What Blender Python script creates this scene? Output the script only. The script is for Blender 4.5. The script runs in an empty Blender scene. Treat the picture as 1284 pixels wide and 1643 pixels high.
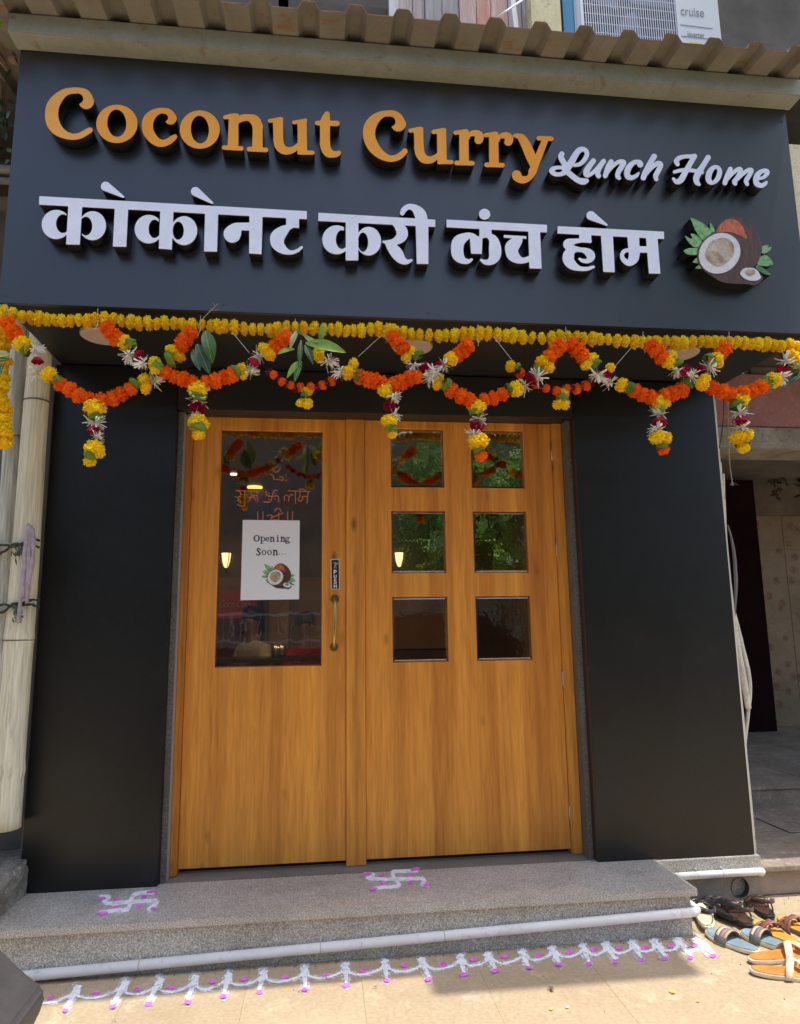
import bpy, bmesh, math, random
import numpy as np
from mathutils import Vector, Matrix
random.seed(7); rng = np.random.default_rng(7)
SC = bpy.context.scene
COL = SC.collection
R_ = math.radians

# ------------------------------------------------------------------ camera
CAM = Vector((0.0, -3.4867, 1.315)); FPX = 1103.17; PW, PH = 1284.0, 1643.0
_y, _p, _r = R_(6.70594), R_(9.35116), R_(-0.75344)
FWD = Vector((math.sin(_y)*math.cos(_p), math.cos(_y)*math.cos(_p), math.sin(_p)))
_rt = Vector((math.cos(_y), -math.sin(_y), 0)); _up = _rt.cross(FWD)
RT = _rt*math.cos(_r) + _up*math.sin(_r); UP = -_rt*math.sin(_r) + _up*math.cos(_r)
cd = bpy.data.cameras.new('camera'); cam = bpy.data.objects.new('camera', cd); COL.objects.link(cam)
cd.sensor_fit = 'HORIZONTAL'; cd.sensor_width = 36.0; cd.lens = 36.0*FPX/PW
cd.clip_start = 0.05; cd.clip_end = 500
m = Matrix((( RT.x, UP.x, -FWD.x, CAM.x), (RT.y, UP.y, -FWD.y, CAM.y), (RT.z, UP.z, -FWD.z, CAM.z), (0,0,0,1)))
cam.matrix_world = m; SC.camera = cam

def ray(x, y): return FWD*FPX + RT*(x-PW/2) + UP*(PH/2-y)
def at(x, y, Y):
    d = ray(x, y); return CAM + d*((Y-CAM.y)/d.y)
def atz(x, y, Z):
    d = ray(x, y); return CAM + d*((Z-CAM.z)/d.z)

# ------------------------------------------------------------------ light
W = bpy.data.worlds.new('World'); SC.world = W; W.use_nodes = True
nt = W.node_tree; nt.nodes.clear()
out = nt.nodes.new('ShaderNodeOutputWorld'); bg = nt.nodes.new('ShaderNodeBackground'); sky = nt.nodes.new('ShaderNodeTexSky')
SUNV = Vector((0.25, -0.095, 1.0)).normalized()       # towards the sun
sky.sky_type = 'NISHITA'; sky.sun_disc = False
sky.sun_elevation = math.asin(SUNV.z); sky.sun_rotation = math.atan2(SUNV.x, SUNV.y)
sky.air_density = 0.9; sky.dust_density = 2.6; sky.ozone_density = 0.6
bg.inputs['Strength'].default_value = 0.15
nt.links.new(sky.outputs[0], bg.inputs[0]); nt.links.new(bg.outputs[0], out.inputs[0])
sl = bpy.data.lights.new('sun', 'SUN'); sun = bpy.data.objects.new('sun', sl); COL.objects.link(sun)
sl.energy = 2.0; sl.angle = R_(0.6); sl.color = (1.0, 0.95, 0.86)
sun.rotation_euler = SUNV.to_track_quat('Z', 'Y').to_euler(); sun.location = (2, -2, 8)
vs = SC.view_settings
vs.view_transform = 'Standard'; vs.look = 'None'; vs.gamma = 1; vs.use_curve_mapping = False; vs.exposure = 1.12

# ------------------------------------------------------------------ helpers: objects
def tag(o, label=None, cat=None, group=None, kind=None):
    if label: o['label'] = label
    if cat: o['category'] = cat
    if group: o['group'] = group
    if kind: o['kind'] = kind
    return o
def root(name, loc, label, cat, group=None):
    o = bpy.data.objects.new(name, None); COL.objects.link(o); o.location = loc
    o.empty_display_size = 0.05
    return tag(o, label, cat, group)
def wloc(o):
    v = Vector(o.location)
    while o.parent: o = o.parent; v += Vector(o.location)
    return v
def link_mesh(name, me, mats, parent=None, loc=None, smooth=False):
    for m_ in (mats if isinstance(mats, (list, tuple)) else [mats]):
        me.materials.append(m_)
    if smooth: me.shade_smooth()
    o = bpy.data.objects.new(name, me); COL.objects.link(o)
    if parent is not None: o.parent = parent
    if loc is not None: o.location = loc
    return o
class MB:
    """collects world-space geometry, links it as one mesh object"""
    def __init__(s): s.v = []; s.f = []; s.mi = []
    def add(s, vs_, fs, mi=0):
        b = len(s.v); s.v += [tuple(v) for v in vs_]
        s.f += [tuple(i+b for i in f) for f in fs]; s.mi += [mi]*len(fs); return s
    def box(s, x0, x1, y0, y1, z0, z1, mi=0):
        vv = [(x, y, z) for z in (z0, z1) for y in (y0, y1) for x in (x0, x1)]
        return s.add(vv, [(0,2,3,1),(4,5,7,6),(0,1,5,4),(2,6,7,3),(0,4,6,2),(1,3,7,5)], mi)
    def obox(s, c, ux, uy, uz, mi=0):
        c = Vector(c); vv = [c+ux*a+uy*b+uz*d for d in (-.5,.5) for b in (-.5,.5) for a in (-.5,.5)]
        return s.add(vv, [(0,2,3,1),(4,5,7,6),(0,1,5,4),(2,6,7,3),(0,4,6,2),(1,3,7,5)], mi)
    def bar(s, a, b, w, t, side=Vector((0,-1,0)), mi=0):
        a = Vector(a); b = Vector(b); d = b-a; u = d.cross(side).normalized(); n = u.cross(d).normalized()
        return s.obox((a+b)/2, u*w, n*t, d, mi)
    def tube(s, pts, rads, n=12, cap=True, mi=0):
        pts = [Vector(p) for p in pts]
        if not isinstance(rads, (list, tuple)): rads = [rads]*len(pts)
        b = len(s.v); prev = None
        for i, p in enumerate(pts):
            t = (pts[min(i+1, len(pts)-1)] - pts[max(i-1, 0)]).normalized()
            if prev is None:
                a = t.cross(Vector((0,0,1)));
                if a.length < .1: a = t.cross(Vector((1,0,0)))
                a.normalize()
            else: a = (prev - t*prev.dot(t)).normalized()
            prev = a; c = t.cross(a)
            for k in range(n):
                an = 2*math.pi*k/n; s.v.append(tuple(p + (a*math.cos(an)+c*math.sin(an))*rads[i]))
        for i in range(len(pts)-1):
            for k in range(n):
                k2 = (k+1) % n
                s.f.append((b+i*n+k, b+i*n+k2, b+(i+1)*n+k2, b+(i+1)*n+k)); s.mi.append(mi)
        if cap:
            s.f.append(tuple(b+k for k in reversed(range(n)))); s.f.append(tuple(b+(len(pts)-1)*n+k for k in range(n))); s.mi += [mi, mi]
        return s
    def disc(s, c, r, n=24, axis='z', h=0.0, r2=None, mi=0):
        c = Vector(c); A = {'z': (Vector((1,0,0)), Vector((0,1,0)), Vector((0,0,1))), 'y': (Vector((1,0,0)), Vector((0,0,1)), Vector((0,-1,0)))}[axis]
        lo = [c+A[0]*r*math.cos(2*math.pi*k/n)+A[1]*r*math.sin(2*math.pi*k/n) for k in range(n)]
        rr = r if r2 is None else r2
        hi = [c+A[2]*h+A[0]*rr*math.cos(2*math.pi*k/n)+A[1]*rr*math.sin(2*math.pi*k/n) for k in range(n)]
        return s.add(lo+hi, [tuple(reversed(range(n))), tuple(range(n, 2*n))] + [(k, (k+1) % n, n+(k+1) % n, n+k) for k in range(n)], mi)
    def build(s, name, mats, parent=None, bevel=0, smooth=False, seg=2):
        o0 = wloc(parent) if parent is not None else Vector((0,0,0))
        cen = None
        if parent is None and s.v:
            a = np.array(s.v); cen = Vector((float((a[:,0].min()+a[:,0].max())/2), float((a[:,1].min()+a[:,1].max())/2), float(a[:,2].min()))); o0 = cen
        me = bpy.data.meshes.new(name); me.from_pydata([tuple(Vector(v)-o0) for v in s.v], [], s.f)
        for i, p in enumerate(me.polygons): p.material_index = s.mi[i]
        if bevel:
            bm = bmesh.new(); bm.from_mesh(me)
            es = [e for e in bm.edges if len(e.link_faces) == 2 and e.calc_face_angle(0) > 0.5]
            bmesh.ops.bevel(bm, geom=es, offset=bevel, segments=seg, affect='EDGES', clamp_overlap=True)
            bm.to_mesh(me); bm.free()
        me.update()
        o = link_mesh(name, me, mats, parent, cen, smooth)
        return o
def noise_v(v, sc, amp):
    from mathutils import noise as N
    return Vector(v) + N.noise_vector(Vector(v)*sc)*amp

# ------------------------------------------------------------------ helpers: materials
def mat(name, col=(0.5,0.5,0.5), rough=0.5, metal=0.0, spec=0.5, coat=0.0):
    m_ = bpy.data.materials.new(name); m_.use_nodes = True
    b = m_.node_tree.nodes['Principled BSDF']
    b.inputs['Base Color'].default_value = (*col, 1); b.inputs['Roughness'].default_value = rough
    b.inputs['Metallic'].default_value = metal; b.inputs['Specular IOR Level'].default_value = spec
    b.inputs['Coat Weight'].default_value = coat
    return m_
class NT:
    def __init__(s, m_):
        s.m = m_; s.t = m_.node_tree; s.b = s.t.nodes.get('Principled BSDF'); s.co = s.t.nodes.new('ShaderNodeTexCoord')
    def n(s, typ, **kw):
        x = s.t.nodes.new(typ)
        for k, v in kw.items():
            if k.startswith('i_'):
                key = k[2:].replace('_', ' ')
                x.inputs[key].default_value = v
            else: setattr(x, k, v)
        return x
    def l(s, a, b): s.t.links.new(a, b)
    def mapping(s, scale, loc=(0,0,0), rot=(0,0,0), src='Object'):
        mp = s.n('ShaderNodeMapping'); mp.inputs['Scale'].default_value = scale; mp.inputs['Location'].default_value = loc; mp.inputs['Rotation'].default_value = rot
        s.l(s.co.outputs[src], mp.inputs['Vector']); return mp.outputs[0]
    def noise(s, vec, scale, detail=4, rough=0.55, dist=0.0):
        x = s.n('ShaderNodeTexNoise'); x.inputs['Scale'].default_value = scale; x.inputs['Detail'].default_value = detail
        x.inputs['Roughness'].default_value = rough; x.inputs['Distortion'].default_value = dist
        if vec is not None: s.l(vec, x.inputs['Vector'])
        return x.outputs['Fac']
    def ramp(s, fac, stops, interp='LINEAR'):
        r = s.n('ShaderNodeValToRGB'); r.color_ramp.interpolation = interp
        e = r.color_ramp.elements
        while len(e) < len(stops): e.new(0.5)
        for el, (p, c) in zip(e, stops):
            el.position = p; el.color = (*c, 1) if len(c) == 3 else c
        s.l(fac, r.inputs[0]); return r.outputs[0]
    def mix(s, fac, a, b, mode='MIX'):
        x = s.n('ShaderNodeMix', data_type='RGBA', blend_type=mode)
        for sock, v in ((x.inputs['Factor'], fac), (x.inputs['A'], a), (x.inputs['B'], b)):
            pass
        ins = [i for i in x.inputs if i.type == 'RGBA']; fi = x.inputs[0]
        if isinstance(fac, (int, float)): fi.default_value = fac
        else: s.l(fac, fi)
        for sock, v in zip(ins, (a, b)):
            if isinstance(v, tuple): sock.default_value = (*v, 1)
            else: s.l(v, sock)
        return [o for o in x.outputs if o.type == 'RGBA'][0]
    def math(s, op, a, b=None):
        x = s.n('ShaderNodeMath', operation=op)
        for i, v in enumerate((a, b)):
            if v is None: continue
            if isinstance(v, (int, float)): x.inputs[i].default_value = v
            else: s.l(v, x.inputs[i])
        return x.outputs[0]
    def bump(s, h, strength=0.3, dist=0.01):
        x = s.n('ShaderNodeBump'); x.inputs['Strength'].default_value = strength; x.inputs['Distance'].default_value = dist
        s.l(h, x.inputs['Height']); s.l(x.outputs[0], s.b.inputs['Normal'])
    def color(s, c): s.l(c, s.b.inputs['Base Color'])
    def rough(s, c): s.l(c, s.b.inputs['Roughness'])
BLK = (0,0,0); WHT = (1,1,1)
def g3(v): return (v, v, v)

def mottled(name, c1, c2, scale=6, rough=0.6, bump=0.0, fine=0.0, fscale=120, spec=0.5, c3=None, detail=6):
    m_ = mat(name, c1, rough, spec=spec); N = NT(m_); v = N.mapping((1,1,1))
    f = N.noise(v, scale, detail, 0.6)
    c = N.ramp(f, [(0.35, c1), (0.65, c2)])
    if c3:
        f3 = N.noise(v, scale*3.1, 6, 0.7, 0.5); mk = N.ramp(f3, [(0.56, BLK), (0.68, WHT)]); c = N.mix(mk, c, c3)
    if fine:
        ff = N.noise(v, fscale, 2, 0.6); fr = N.ramp(ff, [(0.3, g3(1-fine)), (0.7, g3(1+fine))]); c = N.mix(1.0, c, fr, 'MULTIPLY')
    N.color(c)
    if bump: N.bump(N.noise(v, fscale if fine else scale*8, 4, 0.6), bump, 0.004)
    return m_

# wood laminate: vertical grain, cathedral streaks, knots
def wood_mat(name, off=0.0, dark=1.0):
    m_ = mat(name, (0.4,0.2,0.06), 0.42, spec=0.35); N = NT(m_)
    va = N.mapping((1,1,0.07), loc=(off, off*0.7, off)); vb = N.mapping((1,1,0.022), loc=(off*1.3, 0, off))
    g1 = N.noise(va, 52, 6, 0.62, 0.5); g2 = N.noise(vb, 13, 3, 0.5, 0.9); g4 = N.noise(vb, 260, 3, 0.6, 0.1)
    k = lambda c: tuple(x*dark for x in c)
    c = N.ramp(g1, [(0.28, k((0.54,0.198,0.028))), (0.48, k((0.68,0.27,0.042))), (0.72, k((0.78,0.33,0.056)))])
    c2 = N.ramp(g2, [(0.33, k((0.80,0.70,0.60))), (0.5, (1,1,1)), (0.7, (1.1,1.12,1.08))])
    c = N.mix(0.85, c, c2, 'MULTIPLY')
    f4 = N.ramp(g4, [(0.3, g3(0.88)), (0.6, g3(1.04))]); c = N.mix(0.8, c, f4, 'MULTIPLY')
    vw = N.mapping((1,0.02,0.006), loc=(off*2,0,0)); bw = N.noise(vw, 7.5, 2, 0.45); cb = N.ramp(bw, [(0.38, k((0.80,0.70,0.62))), (0.47, (1,1,1)), (0.56, (1.02,1.0,0.95)), (0.64, (1.12,1.15,1.12))]); c = N.mix(0.9, c, cb, 'MULTIPLY')
    # knots
    vk = N.mapping((1,1,0.42), loc=(off, 0, off*2)); vo = N.n('ShaderNodeTexVoronoi'); vo.inputs['Scale'].default_value = 6.5; N.l(vk, vo.inputs['Vector'])
    kn = N.ramp(vo.outputs['Distance'], [(0.03, g3(0.9)), (0.13, g3(0))]); wob = N.noise(va, 14, 3, 0.6); kn = N.math('MULTIPLY', kn, N.ramp(wob, [(0.38, BLK), (0.55, WHT)]))
    c = N.mix(kn, c, k((0.20,0.07,0.02)))
    N.color(c); N.rough(N.ramp(g1, [(0.3, g3(0.5)), (0.7, g3(0.36))])); N.bump(g4, 0.08, 0.002)
    return m_
WOOD = wood_mat('wood laminate', 0.0); WOOD2 = wood_mat('wood laminate b', 3.7); WOOD_F = wood_mat('wood frame', 7.9, 0.94)

def granite(name, base=0.3, tint=(1,0.95,0.84)):
    m_ = mat(name, g3(base), 0.42); N = NT(m_); v = N.mapping((1,1,1))
    a = N.noise(v, 210, 3, 0.75); c = N.ramp(a, [(0.35, g3(base*0.32)), (0.46, g3(base*0.82)), (0.55, g3(base*1.1)), (0.66, g3(base*1.9))])
    vo = N.n('ShaderNodeTexVoronoi'); vo.inputs['Scale'].default_value = 260; N.l(v, vo.inputs['Vector'])
    s = N.ramp(vo.outputs['Distance'], [(0.12, g3(0.35)), (0.3, g3(1))]); c = N.mix(0.7, c, s, 'MULTIPLY')
    d = N.noise(v, 3.0, 5, 0.65, 0.4); dc = N.ramp(d, [(0.35, tuple(0.80*t for t in (1.0,0.93,0.80))), (0.65, tuple(1.06*t for t in tint))]); c = N.mix(1.0, c, dc, 'MULTIPLY')
    N.color(c); N.rough(N.ramp(d, [(0.3, g3(0.58)), (0.7, g3(0.4))])); N.bump(a, 0.06, 0.001)
    return m_
GRAN = granite('granite', 0.48); GRAN_D = granite('granite dark', 0.22, (1,0.93,0.82)); GRAN_J = granite('granite jamb', 0.14)

def acp(name, base, rough, blotch=0.06):
    m_ = mat(name, base, rough, spec=0.5); N = NT(m_); v = N.mapping((1,1,1))
    f = N.noise(v, 2.3, 4, 0.6, 0.3); sm = N.noise(v, 26, 4, 0.7, 1.0)
    N.rough(N.math('ADD', N.math('MULTIPLY', f, blotch), N.math('ADD', rough-blotch/2, N.math('MULTIPLY', N.ramp(sm, [(0.6, BLK), (0.78, WHT)]), 0.12))))
    N.bump(N.noise(v, 1.7, 2, 0.5), 0.05, 0.05)
    fn = N.noise(v, 140, 2, 0.7); dust = N.math('MULTIPLY', N.ramp(sm, [(0.52, BLK), (0.8, g3(0.5))]), N.ramp(fn, [(0.45, BLK), (0.7, WHT)]))
    sx = N.mapping((1,1,6)); st = N.ramp(N.noise(sx, 5, 5, 0.75, 2.5), [(0.66, BLK), (0.70, g3(0.22)), (0.73, BLK)])
    N.color(N.mix(N.math('ADD', dust, st), base, tuple(b+0.055 for b in base)))
    return m_
SIGNM = acp('charcoal composite sheet', (0.018,0.020,0.025), 0.33)
SIGNM.node_tree.nodes['Principled BSDF'].inputs['Coat Weight'].default_value = 0.6; SIGNM.node_tree.nodes['Principled BSDF'].inputs['Coat Roughness'].default_value = 0.30
PILM = acp('matt black composite sheet', (0.006,0.006,0.0055), 0.36, 0.12)
PILM.node_tree.nodes['Principled BSDF'].inputs['Specular IOR Level'].default_value = 0.5
BLACKM = mat('black trim', (0.012,0.012,0.012), 0.5)
HEADM = acp('black header sheet', (0.014,0.013,0.012), 0.45)

# ------------------------------------------------------------------ 2D shapes -> outlines (signed distance, marching squares)
def cr(pts, k=6):
    P = np.array(pts, float); n = len(P)
    if n < 3:
        t = np.linspace(0, 1, k)[:, None]; return P[0]*(1-t)+P[-1]*t
    o = []
    for i in range(n-1):
        p0, p1, p2, p3 = P[max(i-1,0)], P[i], P[i+1], P[min(i+2,n-1)]
        for t in np.linspace(0, 1, k, endpoint=False):
            o.append(0.5*((2*p1)+(-p0+p2)*t+(2*p0-5*p1+4*p2-p3)*t*t+(-p0+3*p1-3*p2+p3)*t**3))
    o.append(P[-1]); return np.array(o)
def sd_stroke(X, Y, q):
    F = np.full(X.shape, 1e9)
    for a, b in zip(q[:-1], q[1:]):
        dx, dy = b[0]-a[0], b[1]-a[1]; L = dx*dx+dy*dy+1e-9
        t = np.clip(((X-a[0])*dx+(Y-a[1])*dy)/L, 0, 1)
        d = np.hypot(X-a[0]-t*dx, Y-a[1]-t*dy)-(a[2]+(b[2]-a[2])*t)
        np.minimum(F, d, out=F)
    return F
def sd_poly(X, Y, P):
    d = np.full(X.shape, 1e18); ins = np.zeros(X.shape, bool); n = len(P)
    for i in range(n):
        a, b = P[i], P[(i+1) % n]; ex, ey = b[0]-a[0], b[1]-a[1]; wx, wy = X-a[0], Y-a[1]
        t = np.clip((wx*ex+wy*ey)/(ex*ex+ey*ey+1e-12), 0, 1)
        d = np.minimum(d, (wx-ex*t)**2+(wy-ey*t)**2)
        c = ((a[1] <= Y) != (b[1] <= Y))
        if abs(ey) > 1e-12:
            xi = a[0]+(Y-a[1])*ex/ey; ins ^= (c & (X < xi))
    return np.where(ins, -np.sqrt(d), np.sqrt(d))
def sd_ell(X, Y, cx, cy, rx, ry, ang=0):
    c, s = math.cos(R_(ang)), math.sin(R_(ang)); u = (X-cx)*c+(Y-cy)*s; v = -(X-cx)*s+(Y-cy)*c
    k = np.sqrt((u/rx)**2+(v/ry)**2); k2 = np.sqrt((u/rx**2)**2+(v/ry**2)**2)
    return k*(k-1)/np.maximum(k2, 1e-9)
class Crop:
    def __init__(s, ox, oy, sc): s.ox, s.oy, s.sc = ox, oy, sc
    def p(s, q): return [((a[0]/s.sc+s.ox), (a[1]/s.sc+s.oy)) for a in q]
    def S(s, *pts, w=None, k=6):
        q = [(a[0]/s.sc+s.ox, a[1]/s.sc+s.oy, (a[2] if w is None else w)/s.sc) for a in pts]
        return ('S', cr(q, k))
    def P(s, *pts): return ('P', s.p(pts))
    def E(s, cx, cy, rx, ry, a=0): return ('E', (cx/s.sc+s.ox, cy/s.sc+s.oy, rx/s.sc, ry/s.sc, a))
def evalp(X, Y, pr):
    k = pr[0]
    if k == 'S': return sd_stroke(X, Y, pr[1])
    if k == 'P': return sd_poly(X, Y, pr[1])
    if k == 'E': return sd_ell(X, Y, *pr[1])
    if k == 'D':   # difference: ('D', [adds], [subs])
        F = evalp(X, Y, pr[1][0])
        for p in pr[1][1:]: F = np.minimum(F, evalp(X, Y, p))
        for p in pr[2]: F = np.maximum(F, -evalp(X, Y, p))
        return F
def bbox(pr):
    k = pr[0]
    if k == 'S': q = pr[1]; r = q[:,2].max(); return q[:,0].min()-r, q[:,1].min()-r, q[:,0].max()+r, q[:,1].max()+r
    if k == 'P': a = np.array(pr[1]); return a[:,0].min(), a[:,1].min(), a[:,0].max(), a[:,1].max()
    if k == 'E': c = pr[1]; r = max(c[2], c[3]); return c[0]-r, c[1]-r, c[0]+r, c[1]+r
    if k == 'D':
        b = [bbox(p) for p in pr[1]]; return min(x[0] for x in b), min(x[1] for x in b), max(x[2] for x in b), max(x[3] for x in b)
def outlines(prims, h=0.5, smooth=0.0, rough=0.0):
    bs = [bbox(p) for p in prims]; pad = 3*h+1
    x0 = min(b[0] for b in bs)-pad; y0 = min(b[1] for b in bs)-pad; x1 = max(b[2] for b in bs)+pad; y1 = max(b[3] for b in bs)+pad
    nx = int((x1-x0)/h)+2; ny = int((y1-y0)/h)+2
    F = np.full((ny, nx), 99.0); gx = x0+np.arange(nx)*h; gy = y0+np.arange(ny)*h
    for p, b in zip(prims, bs):
        i0 = max(0, int((b[0]-pad-x0)/h)); i1 = min(nx, int((b[2]+pad-x0)/h)+2); j0 = max(0, int((b[1]-pad-y0)/h)); j1 = min(ny, int((b[3]+pad-y0)/h)+2)
        X, Y = np.meshgrid(gx[i0:i1], gy[j0:j1]); D = evalp(X, Y, p); S = F[j0:j1, i0:i1]
        if smooth > 0:
            hh = np.clip(0.5+0.5*(S-D)/smooth, 0, 1); N = S*(1-hh)+D*hh-smooth*hh*(1-hh)
            F[j0:j1, i0:i1] = np.minimum(N, np.minimum(S, D))
        else: F[j0:j1, i0:i1] = np.minimum(S, D)
    if rough:
        nz = rng.normal(0, 1, F.shape)
        for _ in range(2): nz = (nz+np.roll(nz,1,0)+np.roll(nz,-1,0)+np.roll(nz,1,1)+np.roll(nz,-1,1))/3.2
        F = F+nz*rough
    F[np.abs(F) < 1e-7] = 1e-7
    F[0,:] = F[-1,:] = 9; F[:,0] = F[:,-1] = 9
    I = F < 0; m4 = I[:-1,:-1].astype(int)+2*I[:-1,1:]+4*I[1:,1:]+8*I[1:,:-1]
    js, is_ = np.nonzero((m4 > 0) & (m4 < 15)); adj = {}
    T = {1:[(3,0)],2:[(0,1)],3:[(3,1)],4:[(1,2)],5:[(3,0),(1,2)],6:[(0,2)],7:[(3,2)],8:[(2,3)],9:[(2,0)],10:[(0,1),(2,3)],11:[(2,1)],12:[(1,3)],13:[(1,0)],14:[(0,3)]}
    for j, i in zip(js.tolist(), is_.tolist()):
        ek = [(0,j,i),(1,j,i+1),(0,j+1,i),(1,j,i)]
        for a, b in T[int(m4[j,i])]: adj[ek[a]] = ek[b]
    def pt(e):
        t, j, i = e
        if t == 0: a, b = F[j,i], F[j,i+1]; u = a/(a-b); return (gx[i]+u*h, gy[j])
        a, b = F[j,i], F[j+1,i]; u = a/(a-b); return (gx[i], gy[j]+u*h)
    loops = []
    while adj:
        s, nxt = adj.popitem(); lp = [s]; 
        while nxt != s and nxt in adj: lp.append(nxt); nxt = adj.pop(nxt)
        if len(lp) < 6: continue
        P = np.array([pt(e) for e in lp]); P = (P*2+np.roll(P,1,0)+np.roll(P,-1,0))/4
        # drop points that lie on a straight run
        keep = [0]; 
        for k in range(1, len(P)-1):
            a = P[keep[-1]]; b = P[k+1]; c = P[k]; L = np.hypot(*(b-a))+1e-9
            dist = abs((b[0]-a[0])*(c[1]-a[1])-(b[1]-a[1])*(c[0]-a[0]))/L
            if dist > 0.05*h or np.hypot(*(c-a)) > 6: keep.append(k)
        P = P[keep]
        if len(P) >= 3: loops.append(P)
    return loops
def shape_obj(name, prims, mapper, frame, depth, mats, parent=None, h=0.5, smooth=0.0, bevel=0.0, rough=0.0):
    """prims in photograph pixels, mapped on a real plane; frame 'wall' (faces -Y at mapper depth) or 'floor'"""
    loops = outlines(prims, h, smooth, rough)
    cu = bpy.data.curves.new(name, 'CURVE'); cu.dimensions = '2D'; cu.fill_mode = 'BOTH'; cu.extrude = depth/2
    if bevel: cu.bevel_depth = bevel; cu.bevel_resolution = 0; cu.offset = -bevel; cu.extrude = depth/2-bevel
    for lp in loops:
        sp = cu.splines.new('POLY'); sp.points.add(len(lp)-1)
        for i, q in enumerate(lp):
            w = mapper(float(q[0]), float(q[1]))
            sp.points[i].co = (w.x, w.z if frame == 'wall' else w.y, 0, 1)
        sp.use_cyclic_u = True
    tmp = bpy.data.objects.new('tmp', cu); COL.objects.link(tmp)
    dg = bpy.context.evaluated_depsgraph_get(); me = bpy.data.meshes.new_from_object(tmp.evaluated_get(dg))
    bpy.data.objects.remove(tmp); bpy.data.curves.remove(cu)
    w0 = mapper(float(loops[0][0][0]), float(loops[0][0][1]))
    off = wloc(parent) if parent is not None else Vector((0,0,0))
    loc = None
    for v in me.vertices:
        x, y, z = v.co
        if frame == 'wall': v.co = Vector((x, w0.y+depth/2-z, y))-off      # front face at mapper plane
        else: v.co = Vector((x, y, w0.z+depth/2+z))-off
    me.update(); me.materials.clear()
    for p in me.polygons:
        n = p.normal; fr = (-n.y if frame == 'wall' else n.z) > 0.6
        p.material_index = 0 if (fr or len(mats) == 1) else 1
    if parent is None:
        c = Vector((0,0,0))
        for v in me.vertices: c += v.co
        c /= max(1, len(me.vertices))
        for v in me.vertices: v.co -= c
        loc = c
    return link_mesh(name, me, mats, parent, loc)


# ================================================================== SETTING
ZT = 0.193; YP = -0.131; YG = -0.782; YF = -0.505; ZSB = 2.591; ZST = 3.724
# ground
GM = mottled('sandy concrete', (0.42,0.325,0.205), (0.475,0.375,0.245), 3.2, 0.85, 0.25, 0.10, 95, 0.25, (0.62,0.51,0.36))
g = MB(); g.add([(-40,-4.6,-0.012),(40,-4.6,-0.012),(40,14,-0.012),(-40,14,-0.012)], [(0,1,2,3)])
tag(g.build('ground', GM), kind='structure')
RDM = mottled('asphalt', (0.034,0.033,0.031), (0.055,0.053,0.05), 5, 0.85, 0.2, 0.2, 150, 0.3)
g = MB(); g.add([(-40,-40,-0.02),(40,-40,-0.02),(40,-4.6,-0.02),(-40,-4.6,-0.02)], [(0,1,2,3)]); tag(g.build('road', RDM), kind='structure')
g = MB(); g.box(-40,40,-4.7,-4.55,-0.11,0.03); tag(g.build('kerb', mottled('kerb concrete',(0.3,0.29,0.26),(0.4,0.38,0.34),5,0.8)), kind='structure')
# pavement: long cast slabs with narrow joints, a part each
pav = root('pavement', (0.4,-1.2,-0.012), None, None); pav['kind'] = 'structure'
GSL = []
for sh in (0.985, 1.0, 1.015):
    GSL.append(mottled('cast slab %.2f' % sh, tuple(sh*c for c in (0.42,0.325,0.205)), tuple(sh*c for c in (0.475,0.375,0.245)), 2.7, 0.88, 0.3, 0.10, 70, 0.22, (0.55,0.45,0.31)))
xs = [-1.95,-1.53,-1.11,-0.69,-0.262,0.165,0.62,1.06,1.49,1.93,2.37,2.8]
for j, (ya, yb) in enumerate(((-1.62,-0.16),(-3.1,-1.63))):
    for i in range(len(xs)-1):
        b = MB(); y1 = yb if (j or xs[i] > 1.6 or xs[i+1] < -1.3) else -0.47
        b.box(xs[i]+0.0005, xs[i+1]-0.0005, ya, y1, -0.010, 0.0+random.uniform(-0.0003,0.0003)); b.build('paving_slab', GSL[(i*2+j) % 3], pav)

# ------------------------------------------------------------------ granite step
stp = root('entrance_step', (0.15,-0.3,0), 'wide speckled grey granite step in front of the wooden doors', 'step')
b = MB(); b.box(-1.29, 1.604, YF, -0.095, ZT-0.03, ZT); b.build('tread_slab', GRAN, stp, bevel=0.0025)
b = MB(); b.box(-1.28, 1.58, YF+0.022, -0.10, 0.0, ZT-0.0305); b.build('riser', GRAN, stp, bevel=0.001)
b = MB(); b.box(-0.70, 1.316, -0.094, 0.35, ZT-0.06, ZT+0.002); b.build('threshold_slab', GRAN_D, stp)
b = MB(); b.box(-1.28, 2.13, -0.099, 0.02, -0.01, ZT-0.062); b.build('plinth_core', GRAN, stp)
# plinth under the right pillar
plr = root('pillar_plinth', (1.87,-0.12,0), 'granite plinth with a round drain opening under the right pillar', 'plinth')
b = MB(); b.box(1.585, 2.133, YP-0.014, -0.1, 0.128, ZT-0.004); b.build('ledge_slab', GRAN, plr, bevel=0.002)
CONC = mottled('rough cement', (0.22,0.20,0.17), (0.33,0.30,0.26), 9, 0.9, 0.4, 0.2, 120)
dc = at(1187,1424,-0.125)
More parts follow.
